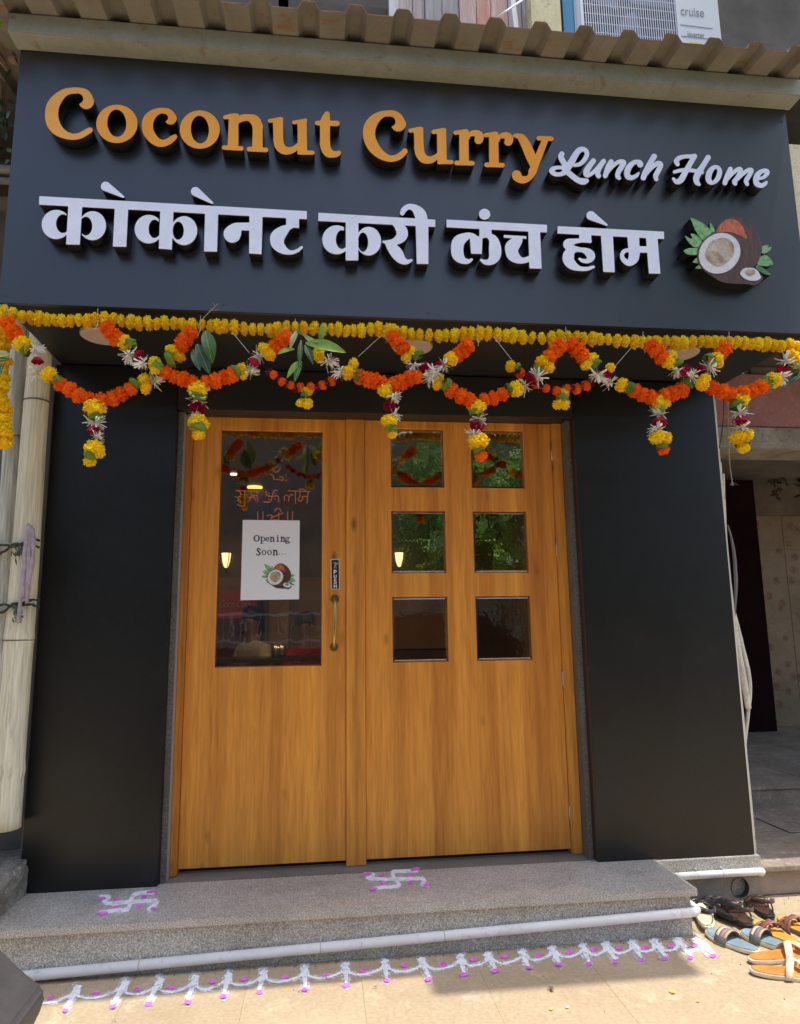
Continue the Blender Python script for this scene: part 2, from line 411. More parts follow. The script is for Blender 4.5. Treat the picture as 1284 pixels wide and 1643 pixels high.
# wall with a round hole
def holed(x0,x1,z0,z1,cx,cz,r,Y,thick,name,m_,par,n=32):
    b = MB(); circ = [(cx+r*math.cos(2*math.pi*k/n), cz+r*math.sin(2*math.pi*k/n)) for k in range(n)]
    def edge(a):
        c, s = math.cos(a), math.sin(a); t = 1e9
        for lim, comp, o in ((x1,c,cx),(x0,c,cx),(z1,s,cz),(z0,s,cz)):
            if abs(comp) > 1e-9:
                q = (lim-o)/comp
                if q > 0: t = min(t, q)
        return (cx+c*t, cz+s*t)
    angs = sorted([2*math.pi*k/n for k in range(n)] + [math.atan2(z-cz, x-cx) % (2*math.pi) for x in (x0,x1) for z in (z0,z1)])
    N = len(angs); inn = [(cx+r*math.cos(a), Y, cz+r*math.sin(a)) for a in angs]; ou = [(edge(a)[0], Y, edge(a)[1]) for a in angs]; inb = [(v[0], Y+thick, v[2]) for v in inn]
    b.add(inn+ou+inb, [(k, N+k, N+(k+1)%N, (k+1)%N) for k in range(N)] + [(k, (k+1)%N, 2*N+(k+1)%N, 2*N+k) for k in range(N)])
    return b.build(name, m_, par)
holed(1.605, 2.125, -0.01, 0.127, dc.x, dc.z, 0.046, -0.128, 0.16, 'cement_face', CONC, plr)
b = MB(); b.box(1.606,2.125,0.03,0.06,0,0.127); b.build('drain_back', BLACKM, plr)
b = MB(); b.tube([(dc.x,-0.132,dc.z),(dc.x,0.02,dc.z)], 0.0457, 24, cap=False); 
o = b.build('drain_sleeve', mottled('drain clay',(0.05,0.04,0.03),(0.09,0.075,0.06),12,0.9), plr, smooth=True)

# PVC pipes
PVC = mottled('old white pvc', (0.78,0.77,0.73), (0.86,0.85,0.82), 7, 0.45, 0, 0, 100, 0.5, (0.66,0.60,0.52), 8)
PVCJ = mat('pipe joint grime', (0.50,0.48,0.44), 0.6)
def pipe(name, pts, r, joints, label, group, spots=None):
    rt = root(name, pts[0], label, 'pipe', group)
    b = MB(); b.tube(pts, r, 16); b.build('pipe_run', PVC, rt, smooth=True)
    for t in joints:
        a, c = Vector(pts[0]), Vector(pts[1]); p = a.lerp(c, t); d = (c-a).normalized()
        b = MB(); b.tube([p-d*0.002, p+d*0.002], r+0.0008, 16); b.build('pipe_clip', PVCJ, rt, smooth=True)
        b = MB(); b.box(p.x-0.003, p.x+0.003, p.y-0.002, p.y+0.012, p.z+r*0.6, p.z+r+0.011); b.build('pipe_clip', PVCJ, rt)
    return rt
pa = at(45,1566,-0.50); pb = at(1105,1464,-0.50)
pipe('drain_pipe', [(pa.x-0.12,-0.502,pa.z-0.002),(pb.x,-0.502,pb.z),(1.590,-0.497,pb.z+0.001),(1.602,-0.485,pb.z+0.001),(1.604,-0.465,pb.z+0.001),(1.604,-0.15,pb.z+0.002)], 0.0185, [0.19,0.44,0.62], 'long white plastic pipe running along the front of the granite step', None)
qa = at(1085,1407,-0.165); qb = at(1222,1398,-0.165)
pipe('drain_pipe', [(1.62,-0.166,qa.z+0.001),(qb.x-0.02,-0.166,qb.z),(qb.x,-0.164,qb.z-0.003),(qb.x+0.012,-0.150,qb.z-0.006),(qb.x+0.014,-0.135,qb.z-0.02)], 0.0165, [0.35,0.62], 'short white plastic pipe under the right black pillar', None)

# ------------------------------------------------------------------ pillars, header, soffit
sf = root('shop_front', (0.42,YP,0), 'black clad shopfront surround with two wide pillars and header over the wooden doors', 'shopfront')
b = MB(); b.box(-1.279,-0.704,YP,0.06,ZT,ZSB-0.002); b.build('pillar', PILM, sf, bevel=0.0015)['label'] = 'left black clad pillar'
b = MB(); b.box(1.321,2.113,YP,0.06,ZT,ZSB-0.002); b.build('pillar', PILM, sf, bevel=0.0015)['label'] = 'right black clad pillar with warm reflections'
b = MB(); b.box(-0.703,1.3195,YP+0.004,0.06,2.380,ZSB-0.002); b.build('header', HEADM, sf, bevel=0.001)
BRN = mat('dark brown strip', (0.05,0.022,0.012), 0.4)
b = MB(); b.box(1.3165,1.3205,YP+0.001,-0.012,ZT+0.003,2.379); b.build('edge_strip', BRN, sf)
b = MB(); b.box(2.1135,2.120,YP+0.002,0.06,ZT,ZSB-0.003); b.build('edge_strip', mat('pale edge',(0.62,0.60,0.56),0.5), sf)
b = MB(); b.box(-1.286,-1.2795,YP+0.004,0.06,ZT,ZSB-0.003); b.build('edge_strip', mat('grey edge',(0.10,0.09,0.09),0.6), sf)
# stone jambs
def jamb(x0,x1,m_,name='stone_jamb'):
    b = MB(); b.box(x0,x1,-0.085,0.03,ZT+0.0025,2.379); return b.build(name,m_,sf,bevel=0.001)
jamb(-0.703,-0.676,GRAN_J); jamb(1.292,1.316,GRAN_J)
b = MB(); b.box(-0.6755,-0.6735,-0.081,0.0,ZT+0.003,2.378); b.build('metal_bead', mat('dull bead',(0.4,0.38,0.35),0.4,0.3), sf)

# ------------------------------------------------------------------ door frame and doors
df = root('door_frame', (0.3,0,ZT), 'wooden door frame with a broad central post between the two doors', 'door frame')
ZD = 0.219
b = MB(); b.box(-0.673,-0.6435,-0.03,0.05,ZT+0.004,2.40); b.build('side_post', WOOD_F, df, bevel=0.002)
b = MB(); b.box(1.2365,1.291,-0.012,0.05,ZT+0.004,2.40); b.build('side_post', WOOD_F, df, bevel=0.002)
b = MB(); b.box(0.1315,0.2265,-0.012,0.05,ZT+0.004,2.46); b.build('centre_post', WOOD_F, df, bevel=0.002)
b = MB(); b.box(-0.69,1.30,0.051,0.10,2.43,2.75); b.build('head', WOOD_F, df)

GL = bpy.data.materials.new('door glass'); GL.use_nodes = True; t = GL.node_tree; t.nodes.clear()
o_ = t.nodes.new('ShaderNodeOutputMaterial'); mx = t.nodes.new('ShaderNodeMixShader'); gl = t.nodes.new('ShaderNodeBsdfGlossy'); tr = t.nodes.new('ShaderNodeBsdfTransparent')
lw = t.nodes.new('ShaderNodeFresnel'); lw.inputs['IOR'].default_value = 1.75
ml = t.nodes.new('ShaderNodeMath'); ml.operation = 'MULTIPLY_ADD'; ml.inputs[1].default_value = 2.5; ml.inputs[2].default_value = 0.10
gl.inputs['Roughness'].default_value = 0.012; gl.inputs['Color'].default_value = (0.95,0.95,0.92,1); tr.inputs['Color'].default_value = (0.85,0.83,0.8,1)
nz = t.nodes.new('ShaderNodeTexNoise'); nz.inputs['Scale'].default_value = 5; bp = t.nodes.new('ShaderNodeBump'); bp.inputs['Strength'].default_value = 0.03; bp.inputs['Distance'].default_value = 0.02
t.links.new(nz.outputs['Fac'], bp.inputs['Height']); t.links.new(bp.outputs[0], gl.inputs['Normal'])
t.links.new(lw.outputs[0], ml.inputs[0]); t.links.new(ml.outputs[0], mx.inputs[0]); t.links.new(tr.outputs[0], mx.inputs[1]); t.links.new(gl.outputs[0], mx.inputs[2]); t.links.new(mx.outputs[0], o_.inputs[0])

def leaf(xs_, zs_, holes, wood, par):
    bm = bmesh.new(); V = {}
    def vv(x, z):
        k = (round(x,5), round(z,5))
        if k not in V: V[k] = bm.verts.new((x, 0, z))
        return V[k]
    for i in range(len(xs_)-1):
        for j in range(len(zs_)-1):
            cx, cz = (xs_[i]+xs_[i+1])/2, (zs_[j]+zs_[j+1])/2
            if any(h[0] < cx < h[1] and h[2] < cz < h[3] for h in holes): continue
            bm.faces.new([vv(xs_[i],zs_[j]), vv(xs_[i+1],zs_[j]), vv(xs_[i+1],zs_[j+1]), vv(xs_[i],zs_[j+1])])
    r = bmesh.ops.extrude_face_region(bm, geom=bm.faces[:])
    for v in [e for e in r['geom'] if isinstance(e, bmesh.types.BMVert)]: v.co.y += 0.038
    bmesh.ops.recalc_face_normals(bm, faces=bm.faces[:])
    es = [e for e in bm.edges if len(e.link_faces) == 2 and e.calc_face_angle(0) > 0.5]
    bmesh.ops.bevel(bm, geom=es, offset=0.0012, segments=1, affect='EDGES')
    w = wloc(par); bmesh.ops.translate(bm, verts=bm.verts[:], vec=-w)
    me = bpy.data.meshes.new('leaf_panel'); bm.to_mesh(me); bm.free()
    return link_mesh('leaf_panel', me, wood, par)
BEAD = mat('dark glazing bead', (0.06,0.03,0.015), 0.5)
def pane(x0,x1,z0,z1,par,bev=0.012):
    b = MB(); e = 0.001; Y0 = 0.017; Y1 = 0.0145
    b.add([(x0+e,Y0,z0+e),(x1-e,Y0,z0+e),(x1-e,Y0,z1-e),(x0+e,Y0,z1-e),(x0+bev,Y1,z0+bev),(x1-bev,Y1,z0+bev),(x1-bev,Y1,z1-bev),(x0+bev,Y1,z1-bev)],
          [(4,5,6,7),(0,1,5,4),(1,2,6,5),(2,3,7,6),(3,0,4,7)])
    p = b.build('glass_pane', GL, par)
    b = MB(); w = 0.005
    b.box(x0-0.0005,x1+0.0005,0.018,0.03,z1-w,z1+0.0004).box(x0-0.0005,x1+0.0005,0.018,0.03,z0-0.0004,z0+w).box(x0-0.0004,x0+w,0.0182,0.0298,z0+w,z1-w).box(x1-w,x1+0.0004,0.0182,0.0298,z0+w,z1-w)
    b.build('glazing_bead', BEAD, par); return p
X1,X2,X3,X4,X5,X6 = -0.505,0.010,0.364,0.648,0.794,1.084
ld = root('door', (-0.26,0,ZD), 'left wooden door with one tall glass panel and a brass handle', 'door')
leaf([-0.642,X1,X2,0.130],[ZD,1.123,2.315,2.45],[(X1,X2,1.123,2.315)],WOOD,ld); pane(X1,X2,1.123,2.315,ld,0.004)
rd = root('door', (0.73,0,ZD), 'right wooden door with six small square glass panes', 'door')
rows = [(2.024,2.341),(1.577,1.900),(1.131,1.456)]; hs = [(a,b_,z0,z1) for z0,z1 in rows for a,b_ in ((X3,X4),(X5,X6))]
leaf([0.228,X3,X4,X5,X6,1.235],[ZD,1.131,1.456,1.577,1.900,2.024,2.341,2.45],hs,WOOD2,rd)
for h_ in hs: pane(*h_, rd)
HNG = mat('worn steel hinge',(0.45,0.42,0.38),0.35,0.9)
for py in (725, 880, 1090, 1310):
    p = at(882+(py-669)*0.053, py, -0.003); b = MB(); b.tube([(1.2362,-0.004,p.z-0.05),(1.2362,-0.004,p.z+0.05)],0.0045,10); b.build('hinge',HNG,rd,smooth=True)
# brass handle
BRASS = mat('brass', (0.52,0.40,0.14), 0.28, 1.0); BRD = mat('aged brass', (0.25,0.17,0.07), 0.4, 1.0)
h0 = at(537.5,961,0); h1 = at(536,1038,0)
b = MB(); pts = [(h0.x,-0.004,h0.z),(h0.x,-0.022,h0.z-0.001),(h0.x,-0.036,h0.z-0.012),(h0.x,-0.042,h0.z-0.05),(h0.x-0.001,-0.043,(h0.z+h1.z)/2),(h1.x,-0.042,h1.z+0.05),(h1.x,-0.036,h1.z+0.012),(h1.x,-0.022,h1.z+0.001),(h1.x,-0.004,h1.z)]
b.tube([Vector(p) for p in pts],[0.007,0.0072,0.0072,0.0078,0.0095,0.0078,0.0072,0.0072,0.007],14); hh = b.build('handle', BRASS, ld, smooth=True)
for q in (h0,h1):
    b = MB(); b.disc((q.x,-0.0005,q.z),0.021,24,'y',0.004,0.018); b.build('rosette',BRD,hh)
# push plate
pc = Crop(500,880,9.125)
def pl(Y): return lambda x,y: at(x,y,Y)
pp = shape_obj('push_plate',[pc.P((275,152),(415,150),(418,600),(283,602))],pl(-0.003),'wall',0.0028,[mat('plate rim',(0.62,0.5,0.36),0.4)],ld)
PBK = mat('plate black',(0.012,0.012,0.010),0.3); WT = mat('plate white',(0.75,0.75,0.72),0.5); GD = mat('plate gold',(0.35,0.33,0.22),0.5)
shape_obj('plate_face',[pc.P((293,170),(398,168),(402,588),(300,590))],pl(-0.0042),'wall',0.001,[PBK],pp)
wln = lambda *p: pc.S(*p,w=6.5,k=4)
shape_obj('lettering',[wln((330,370),(330,322),(345,318),(360,330),(358,345),(335,350)), wln((330,390),(331,425),(345,435),(360,425),(361,388)), wln((362,462),(345,456),(330,466),(340,480),(360,488),(362,505),(345,512),(328,504)), wln((330,530),(332,575)),wln((364,530),(366,575)),wln((331,552),(365,552))],pl(-0.0052),'wall',0.0009,[WT],pp,h=0.12)
shape_obj('lettering',[wln((330,290),(345,235),(352,205)),wln((345,240),(390,215)),wln((320,215),(350,205),(385,230)),wln((350,240),(362,290))],pl(-0.0052),'wall',0.0009,[GD],pp,h=0.12)

# painted lettering on the door glass
gc = Crop(360,740,8.025); SIND = mat('orange red painted lettering',(0.55,0.16,0.06),0.6)
def gs(*p, w=6.0): return gc.S(*p, w=w, k=4)
W1 = [gs((150,375),(440,392)), gs((160,380),(205,398),(212,438),(178,462),(138,458)), gs((172,462),(190,490),(208,522)), gs((262,385),(266,540),(250,578),(205,575),(168,556)),
      gs((345,395),(350,440),(325,470),(335,505)), gs((335,480),(372,455),(405,500)), gs((420,392),(430,520)),gs((350,440),(420,445)),
      gs((820,380),(1105,392)), gs((775,500),(772,462),(800,436),(832,465),(826,512)), gs((832,470),(858,430),(885,440)), gs((915,388),(918,538)),
      gs((972,398),(978,450),(950,490),(985,515),(1012,470)), gs((1000,455),(1062,452)), gs((1078,392),(1066,540)), gs((965,362),(1020,360),(1045,378)),
      gs((430,648),(432,768)), gs((498,648),(496,760)), gs((550,705),(595,690),(622,722),(592,756)), gs((600,730),(700,690),(760,668)), gs((702,662),(700,752)), gs((650,645),(670,612),(712,612),(730,650)), gs((815,652),(815,765)), gs((882,648),(876,782)), gs((630,756),(700,750)),
      gs((625,98),(655,138),(698,130),(722,92)), gs((590,165),(632,190),(640,232),(700,236),(752,246),(750,205),(708,202)), gs((792,176),(794,180),w=9), gs((794,246),(796,250),w=9)]
SW = [gs((505,520),(565,528),(598,512),(615,455),(640,375),(680,378),w=7.5), gs((538,385),(548,438),(615,452),(690,450),(700,522),w=7.5), gs((575,415),(577,417),w=8), gs((655,415),(657,417),w=8), gs((575,488),(577,490),w=8), gs((655,488),(657,490),w=8)]
shape_obj('painted_lettering', W1, pl(0.0135), 'wall', 0.0006, [SIND], ld, h=0.22)
shape_obj('painted_symbol', SW, pl(0.0135), 'wall', 0.0006, [SIND], ld, h=0.22)

# ------------------------------------------------------------------ paper notice
PAPER = mat('white paper',(0.80,0.80,0.82),0.6); INK = mat('black ink',(0.02,0.02,0.022),0.6)
pap = shape_obj('paper_notice',[('P',[(389.6,834.2),(481.1,835.1),(480.0,961.6),(386.0,963.0)])],pl(0.0105),'wall',0.0012,[PAPER])
tag(pap,'white paper notice reading Opening Soon with a coconut picture on the left door','notice')
nc = Crop(380,830,11.67)
def ns(*p, w=13, k=5): return nc.S(*p, w=w, k=k)
def ring(cx,cy,rx,ry,t=14): return ('D',[nc.E(cx,cy,rx,ry)],[nc.E(cx,cy,rx-t*1.25,ry-t*0.7)])
def bar_(x0,x1,y,w=6): return nc.S((x0,y),(x1,y),w=w,k=2)
T = [ring(372,395,60,62,22)]
# p
T += [ns((462,372),(465,486),w=11,k=2), bar_(443,470,367), bar_(443,492,487), ring(490,408,40,44,14)]
# e
T += [('D',[nc.E(572,410,36,42)],[nc.E(573,410,19,30),nc.P((574,415),(620,412),(618,428),(585,428))]), bar_(550,600,408)]
def n_(x): return [ns((x,372),(x,452),w=11,k=2), bar_(x-20,x+4,370), bar_(x-20,x+20,452), ns((x+4,392,8),(x+25,376,11),(x+46,388,12),(x+50,450,11),k=5,w=None), bar_(x+32,x+68,452)]
T += n_(640) + n_(840)
T += [ns((768,372),(768,452),w=11,k=2), bar_(750,772,370), bar_(748,788,452), ns((766,340),(767,341),w=11,k=2)]
T += [ring(942,400,30,32,13), ns((965,382),(990,372),w=7,k=3), ns((918,432),(925,450),(975,456),(985,474),(945,488),(912,478),(925,458),w=8)]
# Soon...
T += [ns((438,606,8),(424,588,9),(398,588,12),(388,612,14),(402,636,14),(424,656,14),(434,682,13),(418,704,11),(392,706,9),(374,688,8),w=None), ns((440,590),(440,614),w=6,k=2), ns((373,680),(373,708),w=6,k=2)]
T += [ring(510,660,42,50,16), ring(612,660,42,50,16)]
T += [ns((695,618),(696,706),w=12,k=2), bar_(676,698,614), bar_(676,714,708), ns((700,640,8),(722,620,11),(746,635,13),(750,704,12),w=None), bar_(736,768,708)]
T += [nc.E(795,690,9,9), nc.E(850,690,9,9), nc.E(905,690,9,9)]
shape_obj('printed_text', T, pl(0.0097), 'wall', 0.0006, [INK], pap, h=0.09)

# coconut picture (used on the notice and on the sign)
LEAFP = mottled('printed leaf green',(0.10,0.30,0.07),(0.30,0.55,0.24),60,0.4); LEAFP2 = mottled('printed dark leaf',(0.05,0.15,0.06),(0.10,0.26,0.10),60,0.4)
HUSK = mottled('printed husk brown',(0.055,0.028,0.022),(0.13,0.06,0.045),45,0.35,0,0.3,300); HUSKR = mottled('printed husk red',(0.40,0.07,0.025),(0.66,0.19,0.08),120,0.35)
for m_ in (HUSK, HUSKR):
    for nd in m_.node_tree.nodes:
        if nd.type == 'MAPPING': nd.inputs['Scale'].default_value = (1.6,1,0.35); nd.inputs['Rotation'].default_value = (0,R_(-35),0)
FLESH = mottled('printed coconut white',(0.66,0.64,0.62),(0.78,0.77,0.78),50,0.4); TAN = mottled('printed coconut inside',(0.32,0.19,0.09),(0.62,0.56,0.44),22,0.4)
def coconut(cr_, Y, st, par, base_depth, side):
    E = cr_.E
    def P(*pts):     # leaf outlines with soft sides and sharp tips
        n_ = len(pts); q = []
        for i_ in range(n_):
            a_, b_, c_, d_ = [np.array(pts[(i_+j_) % n_], float) for j_ in (-1,0,1,2)]
            for t_ in (0,0.33,0.66):
                q.append(tuple(0.5*((2*b_)+(-a_+c_)*t_*0.6+(2*a_-5*b_+4*c_-d_)*t_*t_*0.6+(-a_+3*b_-3*c_+d_)*t_**3*0.6+(2*(c_-b_)*t_)*0.4)))
        return cr_.P(*q)
    leaves = [P((200,98),(300,140),(370,180),(430,240),(440,290),(350,355),(300,310),(250,230),(225,160)), P((425,155),(460,200),(485,265),(430,260)),
      P((135,305),(200,340),(225,330),(200,285),(255,290),(335,355),(300,440),(230,430),(180,380)), P((122,475),(180,450),(285,450),(290,520),(200,528),(150,510)),
      P((270,560),(225,610),(290,620)), P((255,680),(300,640),(340,680)),
      P((1015,430),(1095,412),(1085,445),(1128,432),(1115,475),(1050,510),(1005,500)), P((985,560),(1050,525),(1110,560),(1150,632),(1080,655),(970,640))]
    dk = [P((960,640),(1040,680),(1125,755),(1060,750),(950,690))]
    body = [('P', [(float(a), float(b)) for a, b in cr([(x_/cr_.sc+cr_.ox, y_/cr_.sc+cr_.oy) for x_, y_ in [(480,260),(520,180),(600,115),(690,88),(780,105),(880,170),(960,260),(1010,370),(1020,480),(980,600),(930,680),(1000,740),(1035,790),(1000,840),(930,875),(860,860),(700,855),(560,835),(450,770),(350,700),(285,600),(280,480),(330,380),(400,310),(480,260)]], 5)])]
    red = [P((500,270),(530,190),(620,120),(720,125),(800,200),(850,340),(780,310),(700,275),(600,260))]
    h = 0.5 if cr_.sc < 10 else 0.2
    if base_depth: shape_obj('cut_out_backing', leaves+dk+body, pl(Y+0.0006), 'wall', base_depth, [side], par, h=h)
    shape_obj('printed_leaves', leaves, pl(Y), 'wall', 0.0005 if st < 0.001 else 0.0012, [LEAFP], par, h=h)
    shape_obj('printed_leaf', dk, pl(Y), 'wall', 0.0005, [LEAFP2], par, h=h)
    shape_obj('printed_husk', body, pl(Y-st), 'wall', st, [HUSK], par, h=h)
    shape_obj('printed_highlight', red, pl(Y-2*st), 'wall', st, [HUSKR], par, h=h)
    shape_obj('printed_flesh', [E(535,508,248,222,-40), P((770,740),(800,690),(850,672),(930,680),(980,720),(1010,790),(960,820),(880,820),(810,790))], pl(Y-3*st), 'wall', st, [FLESH], par, h=h)
    shape_obj('printed_hollow', [P((400,430),(420,390),(480,350),(560,330),(640,345),(690,400),(705,480),(680,560),(600,625),(530,662),(460,640),(400,590),(365,520)), E(885,725,58,40)], pl(Y-4*st), 'wall', st, [TAN], par, h=h)
# notice picture: the same drawing, smaller
pcx = Crop(380+465/11.67-120*(635/1030)/11.67, 830+860/11.67-85*(635/1030)/11.67*0.98, 11.67/(635/1030))
coconut(pcx, 0.0099, 0.00012, pap, 0, None)

# ================================================================== SIGN BOARD
sg = root('sign_board', (0.47,YG,ZSB), 'large charcoal shop sign with raised orange and white letters and a coconut picture', 'shop sign')
XL, XR = -1.266, 2.203
b = MB(); b.box(XL,XR,YG,YG+0.02,ZSB,ZST+0.02); b.build('front_panel', SIGNM, sg, bevel=0.0012)
b = MB(); b.box(XL+0.002,XR-0.002,YG+0.0205,0.02,ZSB+0.008,ZST+0.015); b.build('sign_box', BLACKM, sg)
b = MB()
for sx_ in (-1.24,-0.4,0.45,1.3,2.178):
    for sz_ in (ZSB+0.03, ZST-0.06): b.disc((sx_,YG-0.0002,sz_),0.006,10,'y',0.0018,0.004)
sc_o = b.build('screw_heads', mat('dark screw',(0.06,0.06,0.065),0.3,0.8), sg); sc_o['kind'] = 'stuff'
LD = 0.062; LF = YG-LD           # letter faces stand this far proud
def acry(name, c, peel=None):
    m_ = mat(name, c, 0.38, spec=0.3); N = NT(m_); v = N.mapping((1,1,1))
    f = N.noise(v, 7, 4, 0.6, 1.5); cc = N.ramp(f, [(0.3, tuple(x*0.93 for x in c)), (0.7, tuple(min(1,x*1.04) for x in c))])
    if peel:
        f2 = N.noise(v, 4.2, 4, 0.65, 2.0); k = N.ramp(f2, [(0.62, BLK), (0.64, WHT)]); cc = N.mix(k, cc, peel)
    N.color(cc); return m_
OR = acry('orange acrylic', (1.0,0.40,0.03)); ORP = acry('orange acrylic peeled film', (1.0,0.45,0.075), (0.95,0.33,0.004)); OR2 = acry('deep orange acrylic', (1.0,0.37,0.015))
WA = acry('white acrylic', (0.84,0.87,1.0)); SIDE = mat('black letter return', (0.010,0.009,0.008), 0.35)
A1, A2, A3, A4, A5 = Crop(60,130,5.836), Crop(270,150,5.836), Crop(450,160,5.836), Crop(570,170,5.836), Crop(720,180,5.836)
def mk(name, prims, m_, label, h=0.45, smooth=1.3):
    o = shape_obj(name, prims, pl(LF), 'wall', LD-0.001, [m_, SIDE], sg, h=h, smooth=smooth, bevel=0.0012); o['label'] = label; return o
D = lambda a, s: ('D', a, s)
mk('letter', [D([A1.S((458,188,72),(442,122,50),(385,92,34),(320,87,29),(250,108,36),(185,165,50),(143,235,60),(133,310,62),(143,380,62),(182,448,54),(250,496,38),(330,519,29),(400,508,29),(455,478,29),(492,457,26))],[A1.E(372,163,56,50),])], ORP, 'raised orange capital C of Coconut')
mk('letter', [D([A1.E(744,398,194,180)],[A1.E(743,392,88,128,-4)])], OR, 'raised orange first o of Coconut')
mk('letter', [D([A1.S((1248,348,57),(1228,300,42),(1185,275,27),(1130,280,30),(1075,312,42),(1040,360,52),(1030,415,53),(1040,475,51),(1080,535,45),(1130,572,38),(1180,580,33),(1230,562,31),(1270,532,28),(1288,518,22))],[A1.E(1180,340,44,38)])], OR2, 'raised orange middle c of Coconut')
mk('letter', [D([A2.E(295,335,188,180)],[A2.E(296,335,84,130,-4)])], OR, 'raised orange second o of Coconut')
mk('letter', [A2.S((532,220,19),(600,210,26),(640,203,20),k=3), A2.P((567,230),(657,186),(658,500),(555,500)), A2.S((522,503,21),(685,512,21),k=2), A2.S((640,262,24),(690,228,32),(755,224,33),(812,250,48),(838,310,47)), A2.P((792,290),(885,290),(885,510),(785,510)), A2.S((757,518,22),(915,526,22),k=2)], OR, 'raised orange n of Coconut')
mk('letter', [A2.S((950,253,18),(1050,238,22),k=2), A2.P((980,245),(1076,218),(1078,440),(985,440)), A2.S((1031,430,47),(1045,490,46),(1085,527,40),(1140,532,33),(1190,510,28),(1228,478,26)), A2.P((1210,262),(1297,232),(1303,565),(1212,567)), A2.S((1230,550,20),(1352,552,20),k=2), A2.S((1178,268,18),(1280,252,20),k=2)], OR, 'raised orange u of Coconut')
mk('letter', [A3.S((437,130,25),(426,170,38),(415,215,46),k=4), A3.S((345,215,22),(530,219,26),k=2), A3.P((371,200),(465,200),(465,420),(371,420)), A3.S((418,400,47),(425,450,47),(450,492,43),(490,508,33),(530,505,27),(547,494,22))], OR, 'raised orange t of Coconut')
mk('letter', [D([A3.S((1106,225,70),(1088,165,52),(1048,132,36),(990,126,28),(935,142,35),(880,185,48),(842,245,57),(830,310,58),(842,380,57),(880,450,52),(940,510,42),(1020,548,31),(1090,540,30),(1140,508,29),(1166,480,27))],[A3.E(1026,202,52,48)])], OR, 'raised orange capital C of Curry')
mk('letter', [A4.S((518,228,20),(610,214,24),k=2), A4.P((550,222),(638,195),(643,400),(555,400)), A4.S((598,390,45),(612,450,44),(650,495,40),(710,502,32),(755,478,27),(785,455,24)), A4.P((765,240),(853,212),(858,538),(772,540)), A4.S((735,240,20),(830,224,22),k=2), A4.S((792,522,20),(903,523,20),k=2)], OR, 'raised orange u of Curry')
mk('letter', [D([A4.S((940,248,20),(1040,235,22),k=2), A4.P((975,245),(1062,220),(1066,540),(975,540)), A4.S((950,530,22),(1100,534,22),k=2), A4.S((1060,290,22),(1095,258,28),(1140,252,30),(1162,280,42),(1158,312,42))],[A4.E(1098,300,24,20)])], OR, 'raised orange first r of Curry')
mk('letter', [D([A5.S((348,213,20),(440,200,22),k=2), A5.P((378,212),(465,186),(472,500),(380,500)), A5.S((356,490,22),(506,494,22),k=2), A5.S((465,255,22),(498,222,28),(545,212,28),(566,240,40),(560,270,42))],[A5.E(503,262,24,20)])], OR2, 'raised orange second r of Curry')
mk('letter', [D([A5.S((622,216,18),(670,225,28),(690,245,38),(728,310,46),(770,410,47),(800,490,38),k=6), A5.S((845,240,22),(962,246,22),k=2), A5.S((903,262,30),(862,365,33),(822,465,34),(785,555,38),(740,612,36),(690,632,34),(645,605,42),(638,585,44),)],[A5.E(718,562,30,36)])], OR2, 'raised orange y of Curry')
S1, S2 = Crop(870,220,6.42), Crop(1060,230,6.42)
mk('letter', [S1.S((205,170,27),(195,200,30),(215,245,30),(250,300,28)), S1.S((245,318,24),(180,310,19),(125,318,23),(100,345,27),(132,376,24),(190,380,22),(240,355,30)), S1.S((245,335,38),(300,260,36),(345,180,32),(385,132,30),(430,122,24),(460,150,24),(460,190,24),(430,240,24),(390,275,22),(335,288,18)), S1.S((250,345,30),(310,395,30),(370,440,30),(425,455,34),(460,446,24))], WA, 'raised white script L of Lunch', 0.4, 0.6)
mk('letter', [S1.S((530,242,27),(490,295,29),(458,350,33),(462,385,29),(500,380,22),(545,345,20),(600,285,22),(638,242,20)), S1.S((635,245,25),(592,310,27),(572,365,27),(583,395,27))], WA, 'raised white script u of Lunch', 0.4, 0.6)
mk('letter', [S1.S((712,250,26),(678,315,28),(652,395,26)), S1.S((665,375,18),(720,305,20),(785,255,22),(838,256,28),(828,292,28),(790,350,27),(780,398,26),(796,420,20))], WA, 'raised white script n of Lunch', 0.4, 0.6)
mk('letter', [S1.S((1012,278,33),(1000,256,26),(950,258,24),(902,300,30),(877,360,32),(887,405,30),(930,415,24),(975,392,20),(996,368,12))], WA, 'raised white script c of Lunch', 0.4, 0.6)
mk('letter', [S1.S((1155,197,30),(1110,275,30),(1065,360,30),(1045,415,29)), S1.S((1065,385,20),(1130,315,20),(1190,268,25),(1223,282,27),(1200,340,27),(1172,395,27),(1178,430,22))], WA, 'raised white script h of Lunch', 0.4, 0.6)
mk('letter', [S2.S((178,212,22),(165,180,26),(200,146,25),(262,132,20),(335,132,24)), S2.S((352,130,27),(300,220,28),(255,300,30),(215,370,32),(170,394,26),(135,362,16)), S2.S((145,292,18),(220,274,20),(330,276,20),(430,296,20)), S2.S((492,143,28),(450,210,28),(400,290,33),(370,355,32),(378,400,27),(404,424,14))], WA, 'raised white script H of Home', 0.4, 0.6)
mk('letter', [D([S2.E(550,322,80,108,28)],[S2.E(556,320,22,64,20)])], WA, 'raised white script o of Home', 0.4, 0.6)
mk('letter', [S2.S((722,262,25),(690,330,26),(665,405,26)), S2.S((685,375,16),(740,312,20),(800,264,22),(830,272,22),(800,340,24),(765,390,25),(772,412,22)), S2.S((775,388,16),(840,322,20),(900,276,22),(938,276,24),(915,330,24),(885,380,25),(895,418,20))], WA, 'raised white script m of Home', 0.4, 0.6)
